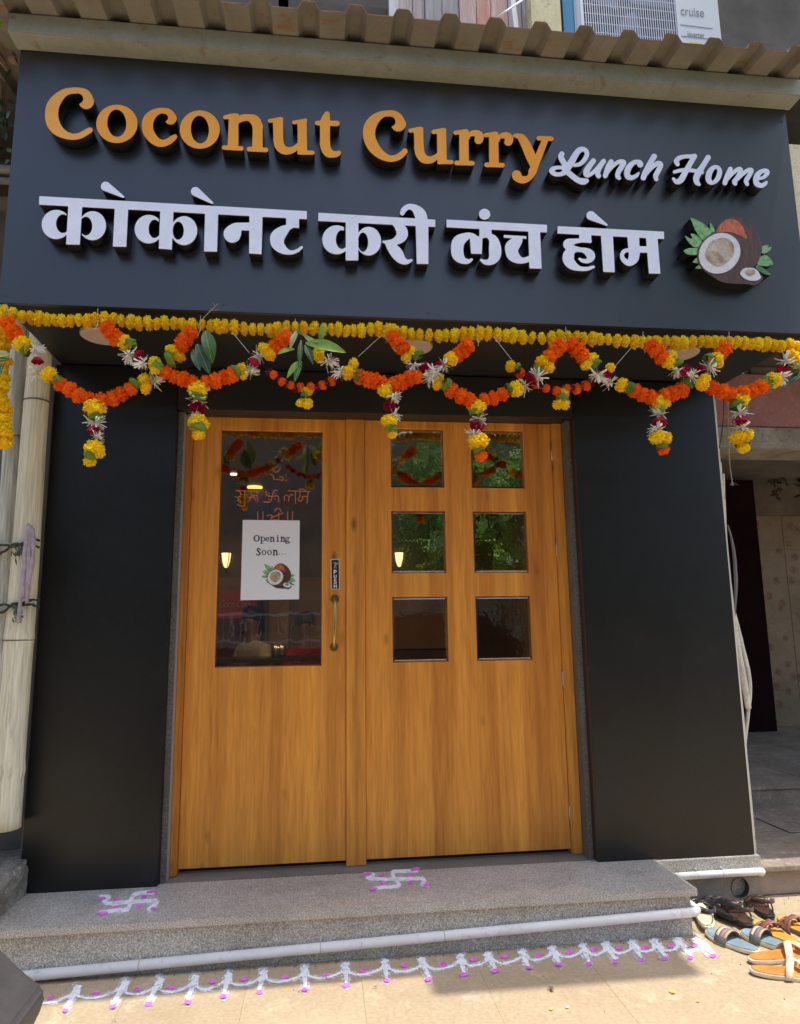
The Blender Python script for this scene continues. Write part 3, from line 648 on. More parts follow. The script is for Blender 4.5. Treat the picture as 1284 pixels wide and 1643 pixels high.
mk('letter', [S2.S((1005,362,18),(1058,350,18),(1095,315,24),(1098,288,26),(1060,280,22),(1012,310,28),(987,360,30),(994,410,30),(1040,433,24),(1082,412,20),(1095,392,10))], WA, 'raised white script e of Home', 0.4, 0.6)
# second line in Devanagari
D1, D2, D3, D4, D5, D6 = Crop(55,285,6.42), Crop(200,290,8.025), Crop(340,310,7.553), Crop(500,310,5.836), Crop(705,320,6.758), Crop(885,330,6.42)
w1 = [('P',[(62.8,314.2),(492.5,338.3),(492.5,351.5),(62.4,328)]),
  D1.P((350,270),(495,270),(468,690),(326,686)),
  D([D1.E(225,480,150,151)],[D1.E(294,472,70,96), D1.P((331,300),(356,300),(345,548),(331,548)), D1.P((356,300),(420,300),(420,700),(330,700))]),
  D([D1.E(600,493,139,150)],[D1.E(530,497,66,96), D1.P((440,560),(486,560),(484,680),(440,680))]),
  D1.P((828,310),(967,315),(948,712),(808,708)), D1.S((735,88,50),(915,195,12),k=2),
  D2.P((458,370),(630,380),(608,885),(438,872)),
  D([D2.E(310,620,182,185)],[D2.E(385,617,77,118), D2.P((438,420),(462,420),(448,705),(438,705)), D2.P((462,420),(540,420),(540,860),(440,860))]),
  D([D2.E(765,640,170,187)],[D2.E(690,640,71,116), D2.P((570,757),(630,757),(622,860),(570,860))]),
  D2.P((1035,410),(1205,415),(1190,912),(1022,908)), D2.S((912,136,60),(1128,283,15),k=2),
  D3.P((455,260),(615,275),(603,738),(450,728)), D3.P((330,354),(470,352),(470,452),(330,445)), D3.S((345,400,46),(290,428,72),(248,490,107),k=5),
  D3.P((900,290),(1058,300),(1058,422),(985,415),(900,400)), D3.S((985,396,20),(920,415,38),(858,460,66),(800,520,86),(790,570,84),(800,615,76),(850,672,56),(915,708,34),(980,714,24),(1040,692,21),(1088,654,17))]
w2 = [D4.P((65,180),(1160,245),(1160,315),(62,258)), D4.P((320,250),(440,258),(438,628),(320,628)),
  D([D4.E(235,434,135,136)],[D4.E(284,432,56,88), D4.P((305,290),(321,290),(321,500),(305,500)), D4.P((321,290),(380,290),(380,600),(321,600))]),
  D([D4.E(535,447,117,135)],[D4.E(482,457,48,90), D4.P((420,548),(446,548),(442,600),(420,600))]),
  D4.S((765,268,22),(815,305,40),(848,360,54),(838,410,50),(775,452,32),(710,458,20),(672,452,10)), D4.S((705,462,18),(752,505,46),(800,562,56),(838,615,42),(888,641,24),(936,626,12)),
  D4.P((975,270),(1095,275),(1095,662),(985,660)), D4.S((1032,262,57),(1018,195,55),(970,140,36),(910,124,26),(868,150,26),(850,185,22))]
w3 = [D5.P((80,215),(1170,272),(1170,357),(78,300)), D5.E(492,158,62,60), D5.P((435,300),(568,310),(567,392),(435,402)),
  D5.S((408,420,26),(350,388,28),(290,400,42),(215,450,66),(195,520,68),(203,600,64),(250,655,40),(310,670,26),(352,650,14)),
  D5.P((330,398),(470,398),(463,590),(345,586)), D5.S((455,402,20),(530,390,28),(590,440,50),(606,540,68),(600,620,60),(555,672,38),(500,678,26),(455,655,14)),
  D5.P((700,382),(945,395),(945,426),(700,414)), D5.S((880,418,22),(850,450,52),(795,505,74),(785,545,70),(800,600,66),(850,645,46),(910,660,32),(985,640,32)),
  D5.P((965,335),(1095,345),(1112,750),(978,745))]
w4 = [D6.P((65,208),(1162,265),(1162,342),(62,285)), D6.S((408,100,47),(570,195,11),k=2), D6.P((287,275),(412,285),(412,385),(350,375),(287,370)),
  D6.S((395,360,22),(300,357,22),(215,370,34),(172,392,50),(190,425,42),(235,440,30)), D6.S((170,500,48),(230,450,36),(300,452,24),(360,466,34),(400,500,46),(408,535,38),(375,566,26),(325,566,20),(292,546,14)),
  D6.S((215,455,30),(180,500,56),(178,560,58),(220,612,46),(290,645,26),(370,648,21),(436,628,14)),
  D6.P((510,290),(635,298),(655,685),(535,680)), D6.P((782,300),(905,310),(912,510),(800,520)), D6.S((856,490,56),(845,545,52),(800,588,32),(748,558,26),(728,512,22),(750,468,22),(805,455,20)),
  D6.P((900,413),(995,418),(995,484),(900,482)), D6.P((975,320),(1095,328),(1125,700),(1005,697))]
for w_, lb in ((w1,'raised white Devanagari word, first of the line'),(w2,'raised white Devanagari word, second of the line'),(w3,'raised white Devanagari word with a dot, third of the line'),(w4,'raised white Devanagari word, last of the line')):
    mk('lettering', w_, WA, lb, 0.45, 0.0)
lc = Crop(1080,335,7.133)
cn = bpy.data.objects.new('coconut_emblem', None); COL.objects.link(cn); cn.parent = sg; cn.location = Vector((1.9,YG,3.0))-wloc(sg)
coconut(lc, LF, 0.0012, cn, LD-0.002, SIDE)
# faint scuffs and cut wires at the lower edge are in the sheet material; ceiling lights under the sign
LT = mat('frosted light cover', (0.50,0.40,0.33), 0.5); RIMM = mat('light rim', (0.34,0.29,0.25), 0.4)
for px, py, tx in ((165,539,'round flush ceiling light under the left part of the sign'), (662,557,'round flush ceiling light above the central post'), (1090,567,'round flush ceiling light under the right part of the sign')):
    p = atz(px,py,ZSB-0.002); r_ = root('ceiling_light', (p.x,p.y,ZSB-0.006), tx, 'ceiling light', 'round ceiling lights under the sign')
    b = MB(); b.disc((p.x,p.y,ZSB-0.004), 0.094, 36, 'z', 0.012); b.build('rim', RIMM, r_)
    b = MB(); b.disc((p.x,p.y,ZSB-0.0095), 0.084, 36, 'z', 0.005, 0.09); b.build('cover', LT, r_)

# ================================================================== AWNING
BEAMM = mottled('cream green painted beam', (0.28,0.29,0.238), (0.34,0.35,0.29), 5, 0.55, 0.15, 0.06, 60, 0.4, (0.25,0.21,0.15))
aw = root('awning', (0.45,-0.95,3.72), 'corrugated sheet awning on a cream painted beam above the sign', 'awning')
b = MB(); b.box(-1.281,2.225,-0.876,YG+0.001,ZST+0.003,3.816); b.build('beam', BEAMM, aw, bevel=0.004)
SHT = mottled('beige corrugated sheet', (0.215,0.198,0.162), (0.27,0.25,0.208), 4, 0.5, 0.1, 0.05, 50, 0.4, (0.26,0.15,0.07)); RUST = mottled('rusty sheet edge',(0.16,0.07,0.03),(0.30,0.17,0.09),40,0.8)
# rib centres measured along the beam
rib0 = at(641.7,72,-0.876).x; pit = 0.1965
nr = range(-10, 12); y0a, y1a = -1.02, -0.02; sl_ = 0.10
def sheet(i0, i1, name, zoff, lab=None):
    b = MB(); prof = []
    xa_ = rib0+(i0-0.5)*pit-0.012
    prof.append((xa_, 0))
    for i in range(i0, i1):
        c = rib0+i*pit; j = random.uniform(-0.002,0.002)
        prof += [(c-0.046,0),(c-0.027+j,0.036),(c-0.020+j,0.040),(c+0.020+j,0.040),(c+0.027+j,0.036),(c+0.046,0)]
    prof.append((rib0+(i1-0.5)*pit+0.012, 0)); n = len(prof); V = []
    for y in (y0a, y1a):
        for th in (0, 0.0012):
            for x, z in prof: V.append((x, y+random.uniform(-.002,.002)*(y == y0a), 3.8195+zoff+z*(1.0)+th+(y+0.876)*sl_))
    F = []; 
    for k in range(n-1):
        F += [(k,k+1,2*n+k+1,2*n+k),(n+k,3*n+k,3*n+k+1,n+k+1),(k,n+k,n+k+1,k+1),(2*n+k,2*n+k+1,3*n+k+1,3*n+k)]
    b.add(V,F); o = b.build(name, [SHT], aw); 
    # thin rusty lip along the cut edge
    b = MB(); V = []
    for x, z in prof:
        Z = 3.8195+zoff+z+(y0a+0.876)*sl_; V += [(x,y0a-0.0022,Z-0.0012),(x,y0a-0.0022,Z+0.0028)]
    V += [(x, y+0.0018, z) for x, y, z in V]
    F = [(2*k,2*k+2,2*k+3,2*k+1) for k in range(n-1)] + [(2*n+2*k,2*k+2*n+1,2*k+2*n+3,2*k+2*n+2) for k in range(n-1)] + [(2*k,2*n+2*k,2*n+2*k+2,2*k+2) for k in range(n-1)] + [(2*k+1,2*k+3,2*n+2*k+3,2*n+2*k+1) for k in range(n-1)]
    b.add(V,F); b.build('sheet_edge', RUST, o); return o
sheet(-10,-1,'corrugated_sheet',0.0); sheet(-1,5,'corrugated_sheet',0.0022); sheet(5,10,'corrugated_sheet',0.0)

# ================================================================== UPSTAIRS
DK = mottled('very dark wall', (0.05,0.042,0.036), (0.10,0.085,0.07), 2.5, 0.9)  # mottled very dark brown for the upper walls and slabs
uw = root('upper_storey', (0.6,1.6,2.8), 'shaded upper storey behind the awning with a dark recess', 'building')
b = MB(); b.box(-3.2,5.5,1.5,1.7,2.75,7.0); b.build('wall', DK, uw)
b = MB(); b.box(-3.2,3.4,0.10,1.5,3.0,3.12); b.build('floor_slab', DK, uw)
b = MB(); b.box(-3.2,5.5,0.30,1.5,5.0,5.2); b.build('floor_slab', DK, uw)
b = MB(); b.box(1.66,2.68,-1.27,-0.965,4.93,5.0); b.build('overhead_shadow_caster', mottled('dark shadow caster concrete',(0.05,0.04,0.03),(0.09,0.075,0.06),4,0.85), uw, bevel=0.01)  # added slab out of view, sized to cast the ground's block shadow
e1, e2 = at(850,20,0.02), at(903,20,0.02)
CRM = mottled('yellowed cream plaster', (0.62,0.53,0.30), (0.74,0.66,0.42), 5, 0.8, 0.2, 0.08, 60, 0.3, (0.45,0.38,0.24))
b = MB(); b.box(e1.x,e2.x+0.10,0.02,0.4,2.91,6.2); b.build('column', CRM, uw, bevel=0.01)
e3, e4 = at(625,30,0.05), at(640,30,0.05)
b = MB(); b.box(e3.x,e4.x,0.05,0.09,2.91,6.2); b.build('post', mottled('chipped lilac paint',(0.5,0.44,0.47),(0.7,0.66,0.66),9,0.7), uw)
e5, e6 = at(447,10,0.3), at(463,10,0.3)
b = MB(); b.box(e5.x,e6.x,0.30,0.33,2.91,6.2); b.build('post', mottled('pink paint',(0.42,0.26,0.28),(0.5,0.35,0.36),9,0.7), uw)
BRD_ = [mottled('peeling board %d' % i, c1, c2, 6, 0.8, 0.3, 0.15, 40, 0.3, c3) for i, (c1,c2,c3) in enumerate((((0.36,0.27,0.25),(0.5,0.42,0.4),(0.62,0.56,0.54)),((0.28,0.26,0.26),(0.44,0.40,0.39),(0.42,0.20,0.17)),((0.52,0.26,0.21),(0.58,0.42,0.37),(0.66,0.58,0.54)),((0.60,0.24,0.17),(0.55,0.36,0.28),(0.7,0.6,0.55))))]
for m_ in BRD_:      # stretch the paint wear along the boards
    for nd in m_.node_tree.nodes:
        if nd.type == 'MAPPING': nd.inputs['Scale'].default_value = (2.2,1,0.14)
bd = root('board_screen', (0.9,0.10,2.91), 'screen of upright boards with peeling pink and grey paint behind the awning', 'board screen')
xx = e4.x+0.004; xe = at(848,30,0.08).x; i = 0
while xx < xe-0.02:
    wd = random.uniform(0.075,0.11); b = MB(); b.box(xx,min(xx+wd-0.004,xe),0.07+random.uniform(0,0.012),0.095,2.92,6.2); b.build('board', BRD_[[0,0,1,1,2,3,2,0][i % 8]], bd, bevel=0.002, seg=1); xx += wd; i += 1
rods = root('support_rods', (1.15,-0.1,2.9), 'thin white painted metal rods in front of the boards', 'rods')
WM = mat('white painted rod',(0.7,0.7,0.68),0.4)
b = MB(); b.tube([at(780,40,-0.15),at(850,-8,-0.05)],0.006,8); b.build('rod',WM,rods,smooth=True)
b = MB(); b.bar(at(820,-20,-0.03),at(831,70,-0.03),0.028,0.02); b.build('rod',WM,rods)
# outdoor unit
YA = -0.78
ac = root('outdoor_unit', (1.3,-0.6,3.9), 'white air conditioner outdoor unit standing above the awning', 'air conditioner')
ACW = mat('white powder coat', (0.76,0.77,0.78), 0.4); ACB = mat('dark blue grey fan space', (0.07,0.075,0.12), 0.6); ACL = mat('light blue film', (0.10,0.42,0.66), 0.4)
q0 = at(929,60,YA); q1 = at(1155,60,YA); zb = at(1040,100,YA).z; x0, x1 = q0.x, q1.x+0.012; zt_ = zb+0.60; xg = at(1086,40,YA).x
b = MB(); b.box(x0,x1,YA+0.012,(CAM.y+(x0-CAM.x)/ray(905,60).x*ray(905,60).y)-0.001,zb,zt_); b.build('casing', ACW, ac, bevel=0.008)
b = MB(); b.box(xg+0.012,x1-0.001,YA,YA+0.0115,zb+0.002,zt_-0.002); b.build('front_panel', ACW, ac, bevel=0.004)
b = MB(); b.box(x0+0.03,xg-0.002,YA+0.005,YA+0.0115,zb+0.02,zt_-0.02); b.build('fan_opening', ACB, ac)
b = MB(); fx, fz, fr = (x0+xg)/2, zb+0.30, 0.235
for k in range(3):
    a0 = 2*math.pi*k/3+0.4
    b.add([(fx+fr*.2*math.cos(a0),YA+0.003,fz+fr*.2*math.sin(a0)),(fx+fr*math.cos(a0-.35),YA+0.001,fz+fr*math.sin(a0-.35)),(fx+fr*math.cos(a0+.5),YA+0.0035,fz+fr*math.sin(a0+.5)),(fx+fr*.2*math.cos(a0+1.2),YA+0.0045,fz+fr*.2*math.sin(a0+1.2))],[(0,1,2,3)])
b.build('fan_blade', mat('fan blade',(0.30,0.30,0.42),0.5), ac)
b = MB(); xx = x0+0.035
while xx < xg-0.01:
    b.box(xx,xx+0.0035,YA-0.012,YA-0.009,zb+0.01,zt_-0.03); xx += 0.0115
zz = zb+0.03
while zz < zt_-0.03:
    b.box(x0+0.03,xg-0.006,YA-0.0088,YA-0.0065,zz,zz+0.003); zz += 0.05
for a in (zb+0.008, zt_-0.032): b.box(x0+0.02,xg+0.006,YA-0.0135,YA+0.004,a,a+0.012)
for a in (x0+0.012, xg-0.004): b.box(a,a+0.014,YA-0.013,YA+0.004,zb+0.012,zt_-0.03)
b.build('grille', mat('grille wire white',(0.78,0.78,0.82),0.4), ac)
dS = ray(905,60); yS = CAM.y+(x0-CAM.x)/dS.x*dS.y; b = MB(); b.box(x0-0.004,x0-0.0005,YA+0.035,yS-0.012,zb+0.02,zt_-0.06); b.build('side_cover', ACL, ac, bevel=0.01)
b = MB(); b.box(x0-0.010,x0-0.0005,yS-0.011,yS,zb+0.005,zt_-0.02).box(x0-0.010,x0-0.0005,YA+0.03,yS-0.012,zt_-0.055,zt_-0.03); b.build('side_trim', BLACKM, ac, bevel=0.003)
b = MB(); b.box(x0-0.001,x0+0.028,YA-0.006,YA+0.0118,zb,zt_); b.build('corner_post', ACW, ac, bevel=0.004)
TXG = mat('grey print',(0.28,0.29,0.30),0.5)
def text(body, p0, p1, Y, m_, par, name='lettering', shear=0.0, ext=0.0004):
    cu = bpy.data.curves.new(name,'FONT'); cu.body = body; cu.extrude = ext; cu.shear = shear; cu.size = 1
    tmp = bpy.data.objects.new('tmp', cu); COL.objects.link(tmp); dg = bpy.context.evaluated_depsgraph_get()
    me = bpy.data.meshes.new_from_object(tmp.evaluated_get(dg)); bpy.data.objects.remove(tmp); bpy.data.curves.remove(cu)
    a = np.array([v.co for v in me.vertices]); wx = a[:,0].max()-a[:,0].min(); hx = a[:,1].max()-a[:,1].min(); o = wloc(par)
    A, B = Vector(p0), Vector(p1); sx = (B.x-A.x)/wx; sz = (B.z-A.z)/hx
    for v in me.vertices:
        x, y, z = v.co; v.co = Vector((A.x+(x-a[:,0].min())*sx, Y-z, A.z+(y-a[:,1].min())*sz))-o
    me.materials.clear(); return link_mesh(name, me, m_, par)
text('cruise', at(1093,24,YA), at(1129,14,YA), YA-0.0008, TXG, ac)
text('inverter', at(1104,59,YA), at(1130,52.5,YA), YA-0.0008, TXG, ac)
for (ax_,ay_,bx_,by_) in ((1090,38.8,1143,45.5),(1091,57,1145,63)):
    shape_obj('printed_line',[('S',np.array([(ax_,ay_,0.7),(bx_,by_,0.7)]))],pl(YA-0.0008),'wall',0.0005,[TXG],ac,h=0.3)
YL = mat('yellow sticker',(0.75,0.68,0.06),0.5); TQ = mat('turquoise sticker',(0.05,0.50,0.55),0.5)
shape_obj('sticker',[('P',[(1107,66),(1128,69),(1126,80),(1109,78)])],pl(YA-0.0008),'wall',0.0005,[YL],ac,h=0.3)
shape_obj('sticker',[('E',(1117.5,75,6,5,0))],pl(YA-0.0014),'wall',0.0005,[TQ],ac,h=0.3)
b = MB(); b.box(x0-0.02,x1+0.02,YA+0.03,YA+0.07,zb-0.03,zb-0.002).box(x0-0.02,x1+0.02,YA+0.20,YA+0.24,zb-0.03,zb-0.002).box(x0+0.05,x0+0.08,YA+0.03,0.1,zb-0.06,zb-0.031).box(x1-0.08,x1-0.05,YA+0.03,0.1,zb-0.06,zb-0.031)
b.build('bracket', mat('bracket steel',(0.2,0.2,0.2),0.5,0.6), ac)

# ================================================================== LEFT SIDE
BAM = mottled('weathered cream bamboo', (0.60,0.54,0.36), (0.74,0.70,0.54), 6, 0.65, 0.5, 0.2, 60, 0.3, (0.38,0.34,0.26))
BAMG = mottled('grey weathered pole', (0.36,0.34,0.27), (0.66,0.64,0.55), 7, 0.75, 0.5, 0.25, 55, 0.3, (0.20,0.20,0.21))
for m_ in (BAM,BAMG):
    for nd in m_.node_tree.nodes:
        if nd.type == 'MAPPING': nd.inputs['Scale'].default_value = (2.0,2.0,0.10)
def pole(p0, p1, r0, r1, m_, label, nodes, ext=0.18):
    p0, p1 = Vector(p0), Vector(p1); d = p1-p0; p1 = p1+d*ext; d = p1-p0
    pts = []; rads = []; n = 60
    for i in range(n+1):
        t = i/n; pts.append(noise_v(p0+d*t, 1.5, 0.006)); r = r0+(r1-r0)*t
        for nd in nodes:
            r += 0.004*math.exp(-((t-nd)/0.006)**2)
        rads.append(r)
    b = MB(); b.tube(pts, rads, 20); rt = root('bamboo_pole', p0, label, 'pole', 'poles beside the left pillar')
    b.build('stem', m_, rt, smooth=True)
    for nd in nodes:
        c = p0+d*nd; k = d.normalized()
        b = MB(); b.tube([c-k*0.0025,c+k*0.0025], r0+(r1-r0)*nd+0.0048, 20); b.build('node_ring', mat('node groove',(0.14,0.11,0.07),0.8), rt, smooth=True)
    return rt
YB = -0.22
pA0, pA1 = at(6,1330,YB), at(63,600,YB)
pole(pA0, pA1, 0.064, 0.050, BAM, 'cream bamboo pole next to the left black pillar', [0.10,0.33,0.79])
pB0, pB1 = at(-22,1340,YB+0.02), at(29,600,YB+0.02)
pole(pB0, pB1, 0.045, 0.037, BAMG, 'grey weathered pole at the far left edge', [0.30,0.72])
# ropes with leaves, cloth strip
RP = mottled('dark green rope',(0.02,0.025,0.015),(0.06,0.07,0.04),60,0.9); ribm = mottled('faded pink cloth',(0.34,0.27,0.29),(0.48,0.40,0.42),30,0.9)
LG = mottled('dry dark leaf',(0.03,0.05,0.02),(0.08,0.12,0.05),30,0.6)
for y0, lb in ((876,'upper dark rope tied round the poles'),(972,'lower dark rope with a withered leaf tied round the poles')):
    rt = root('rope', at(30,y0,YB-0.08), lb, 'rope', 'ropes round the poles')
    for k, dy in enumerate((-6,6)):
        pts = [at(-12,y0+8+dy*0.6,YB-0.02), at(5,y0+4+dy,YB-0.055), at(22,y0-1-dy*0.4,YB-0.068), at(38,y0-3+dy*0.3,YB-0.074), at(52,y0-6+dy*0.6,YB-0.062), at(63,y0-3+dy,YB-0.03)]
        pts = [Vector(p) for p in cr([tuple(p) for p in pts], 5)]
        b = MB(); b.tube([noise_v(p,60,0.003) for p in pts], [0.0055+random.uniform(-.001,.0015) for _ in pts], 8); b.build('strand', RP, rt, smooth=True)
    b = MB()
    for k in range(26 if y0 < 900 else 34):
        c = at(29+random.gauss(0,5), y0+8+random.gauss(0,7)+(8 if y0>900 else 0), YB-0.082+random.uniform(-.008,.01)); dv = Vector((random.gauss(0,1),random.gauss(0,.5),random.gauss(-.5,1))).normalized()*random.uniform(.010,.022); sd = dv.cross(Vector((0,-1,0.2))).normalized()*0.004
        b.add([c-dv,c+sd,c+dv,c-sd],[(0,1,2,3)])
    b.build('leaf_scrap', LG, rt)
rt = root('cloth_strip', at(47,845,YB-0.08), 'faded pink cloth strip knotted over the ropes', 'cloth')
for k, (xa,ya,xb,yb,xc,yc) in enumerate(((46,840,40,900,36,960),(49,843,46,905,43,968),(52,848,53,890,44,950),(45,842,36,930,30,1000))):
    pts = [Vector(p) for p in cr([tuple(at(xa,ya,YB-0.077)),tuple(at(xb,yb,YB-0.09)),tuple(at(xc,yc,YB-0.085))], 9)]
    b = MB(); b.tube([noise_v(p,25,0.003) for p in pts], [0.004+0.004*math.sin(i*0.5+k)**2+0.003 for i in range(len(pts))], 7); b.build('fold', ribm, rt, smooth=True)
# cement lump under the poles
bm = bmesh.new(); bmesh.ops.create_icosphere(bm, subdivisions=5, radius=1)
c0 = at(-10,1400,-0.28)
for v in bm.verts:
    p = v.co.copy(); p = Vector((max(-1,min(1,p.x*1.4)),max(-1,min(1,p.y*1.4)),max(-1,min(1,p.z*1.35))))
    w = Vector((p.x*0.115, p.y*0.26, p.z*0.17)); v.co = noise_v(w, 9, 0.022)+noise_v((0,0,0),1,0)+Vector(noise_v(w*3,12,0.012))-w*3
me = bpy.data.meshes.new('cement_base'); bm.to_mesh(me); bm.free()
o = link_mesh('cement_base', me, mottled('rough cement lump',(0.13,0.12,0.10),(0.27,0.25,0.21),14,0.9,0.6,0.25,90,0.3,(0.40,0.38,0.34)), None, (c0.x-0.035,-0.20,0.17), True)
tag(o,'rough cement base under the bamboo poles','base')
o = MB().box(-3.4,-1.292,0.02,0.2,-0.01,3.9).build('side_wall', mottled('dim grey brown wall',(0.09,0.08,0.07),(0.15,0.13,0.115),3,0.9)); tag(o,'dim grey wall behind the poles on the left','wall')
# clutter at upper left beside the sign
TIM = mottled('old reddish timber',(0.20,0.12,0.09),(0.36,0.27,0.21),8,0.8,0.3,0.1)
bt = root('timber_batten', at(5,70,-0.6), 'old timber batten slanting under the left end of the awning', 'timber')
b = MB(); b.bar(at(-25,35,-0.72),at(16,94,-0.62),0.045,0.03); b.build('batten', TIM, bt, bevel=0.002)
b = MB(); b.bar(at(-25,62,-0.70),at(14,112,-0.60),0.02,0.03); b.build('batten', TIM, bt, bevel=0.002)
b = MB(); b.obox(at(21,96,-0.70),Vector((0.03,0,0)),Vector((0,0.03,0)),Vector((0,0,0.018))); b.build('block', TIM, bt, bevel=0.002)
sh_ = root('side_shelf', at(0,215,-0.3), 'dark shelf with a jar and pipes left of the sign', 'shelf')
b = MB(); b.box(-2.2,-1.30,-0.45,0.01,at(5,212,-0.45).z-0.03,at(5,212,-0.45).z); b.build('board', mat('shelf dark',(0.03,0.025,0.02),0.8), sh_)
tb = root('grey_pipes', at(0,285,-0.4), 'grey horizontal pipes left of the sign', 'pipe')
for yy, r_ in ((272,0.022),(290,0.016)):
    p = at(3,yy,-0.42); b = MB(); b.tube([(-2.2,-0.42,p.z),(-1.32,-0.42,p.z)], r_, 14); b.build('pipe_run', mottled('dusty grey pipe',(0.3,0.3,0.28),(0.45,0.45,0.43),14,0.6), tb, smooth=True)
# leafy twig
def leafmesh(b, base, tip, w, nrm, bend=0.15, n=7, curl=0.25):
    base, tip, nrm = Vector(base), Vector(tip), Vector(nrm).normalized(); d = tip-base; s = d.cross(nrm).normalized(); L = d.length; V = []
    for i in range(n+1):
        t = i/n; ww = w*0.5*(math.sin(math.pi*min(1,t*0.97+0.03))**0.75)*(1-0.25*t); c = base+d*t+nrm*(math.sin(t*math.pi)*bend*L)
        V += [c-s*ww+nrm*ww*curl, c, c+s*ww+nrm*ww*curl]
    F = []
    for i in range(n): k = 3*i; F += [(k,k+3,k+4,k+1),(k+1,k+4,k+5,k+2)]
    b.add(V,F)
LEAFG = []
for nm, c in (('bright mango leaf',(0.22,0.44,0.035)),('dark mango leaf',(0.035,0.095,0.03)),('pale leaf back',(0.42,0.52,0.24)),('mid leaf',(0.07,0.17,0.03))):
    m_ = mottled(nm, tuple(x*0.8 for x in c), tuple(x*1.2 for x in c), 30, 0.35, 0.1, 0.1, 120, 0.5)
    tn = m_.node_tree; bs = tn.nodes['Principled BSDF']; tl = tn.nodes.new('ShaderNodeBsdfTranslucent'); tl.inputs[0].default_value = (*[min(1,x*1.6) for x in c],1)
    mxs = tn.nodes.new('ShaderNodeMixShader'); mxs.inputs[0].default_value = 0.3; ou = tn.nodes['Material Output']
    tn.links.new(bs.outputs[0],mxs.inputs[1]); tn.links.new(tl.outputs[0],mxs.inputs[2]); tn.links.new(mxs.outputs[0],ou.inputs[0]); LEAFG.append(m_)
tw = root('creeper', at(3,120,-0.5), 'dusty creeper growing at the upper left corner', 'plant')
b = MB()
for k in range(46):
    c = at(random.uniform(-10,12), random.uniform(100,215) if k > 12 else random.uniform(225,268), random.uniform(-0.55,-0.25)); d = Vector((random.gauss(0,1),random.gauss(0,.6),random.gauss(0,1))).normalized()*random.uniform(.03,.06)
    leafmesh(b, c, c+d, 0.022, (random.gauss(0,.4),-1,random.gauss(0,.4)), 0.1, 3)
b.build('foliage', LEAFG[1], tw)
b = MB()
for k in range(6):
    a = at(random.uniform(-6,6), random.uniform(100,130), -0.45); c = at(random.uniform(-6,10), random.uniform(190,240), -0.35); b.tube([a,(Vector(a)+Vector(c))/2+Vector((random.uniform(-.04,.04),0,0)),c],0.003,6)
b.build('stem', TIM, tw)
lf = root('leaf_spray', at(2,40,-0.9), 'small bright green leaf tip left of the beam', 'plant')
b = MB(); leafmesh(b, at(-12,52,-0.85), at(7,34,-0.87), 0.03, (0,-1,0)); leafmesh(b, at(-10,38,-0.85), at(4,46,-0.87), 0.02, (0,-1,0.3)); b.build('leaf', LEAFG[0], lf)

# ================================================================== RIGHT SIDE
PINK = mottled('faded brick red paint', (0.30,0.135,0.12), (0.37,0.18,0.155), 5, 0.75, 0.3, 0.1, 50, 0.3, (0.40,0.24,0.21))
GREYB = mottled('grimy grey cement', (0.20,0.175,0.135), (0.33,0.30,0.24), 4, 0.85, 0.3, 0.14, 60, 0.3, (0.14,0.12,0.09))
nb = root('neighbour_building', (3.2,1.0,0), 'neighbouring building with a brick red lintel and grey ledge over a dark passage', 'building')
YL_ = 0.35
a1 = at(1284,602,YL_).z; a2 = at(1284,687,YL_).z; a3 = at(1284,722,YL_).z
b = MB(); b.box(2.14,6.0,YL_,YL_+0.25,a2,a1); b.build('lintel', PINK, nb, bevel=0.006)
b = MB(); b.box(2.14,6.0,YL_-0.012,YL_+0.27,a3,a2-0.001); b.build('ledge', GREYB, nb, bevel=0.006)
b = MB()
for k in range(40):
    x = random.uniform(2.2,3.6); b.obox((x,YL_+random.uniform(0.02,.2),a1+0.006),Vector((random.uniform(.02,.08),0,0)),Vector((0,random.uniform(.02,.05),0)),Vector((0,0,random.uniform(.008,.02))))
b.build('crumbled_mortar', mottled('crumbly mortar',(0.4,0.39,0.36),(0.55,0.54,0.5),20,0.9), nb)['kind'] = 'stuff'
b = MB(); b.box(2.14,6.0,YL_+0.03,YL_+0.10,a1+0.001,a1+0.30); b.build('vent_panel', mottled('dusty dark panel',(0.06,0.05,0.04),(0.13,0.105,0.085),6,0.8), nb)
b = MB(); 
for px in (1200,1262): 
    p = at(px,580,YL_+0.02); b.box(p.x,p.x+0.012,YL_+0.015,YL_+0.029,a1,a1+0.30)
b.build('vent_bar', BLACKM, nb)
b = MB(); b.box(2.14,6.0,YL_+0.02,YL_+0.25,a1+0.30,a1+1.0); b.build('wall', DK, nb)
# cream wall beside the sign
cw = at(1261,175,-0.62); CRW = mottled('stained cream plaster',(0.55,0.49,0.33),(0.68,0.61,0.43),6,0.8,0.3,0.1,60,0.3,(0.42,0.34,0.24))
b = MB(); b.box(2.235,6.0,-0.30,YL_-0.02,at(1275,392,-0.3).z,3.95); b.build('wall', CRW, nb, bevel=0.006)
b = MB(); zt2 = at(1275,392,-0.3).z
b.box(2.235,6.0,-0.298,YL_-0.02,zt2-0.33,zt2-0.002); b.build('band', mottled('brown cement band',(0.20,0.14,0.10),(0.34,0.25,0.18),6,0.85,0.3,0.1), nb, bevel=0.006)
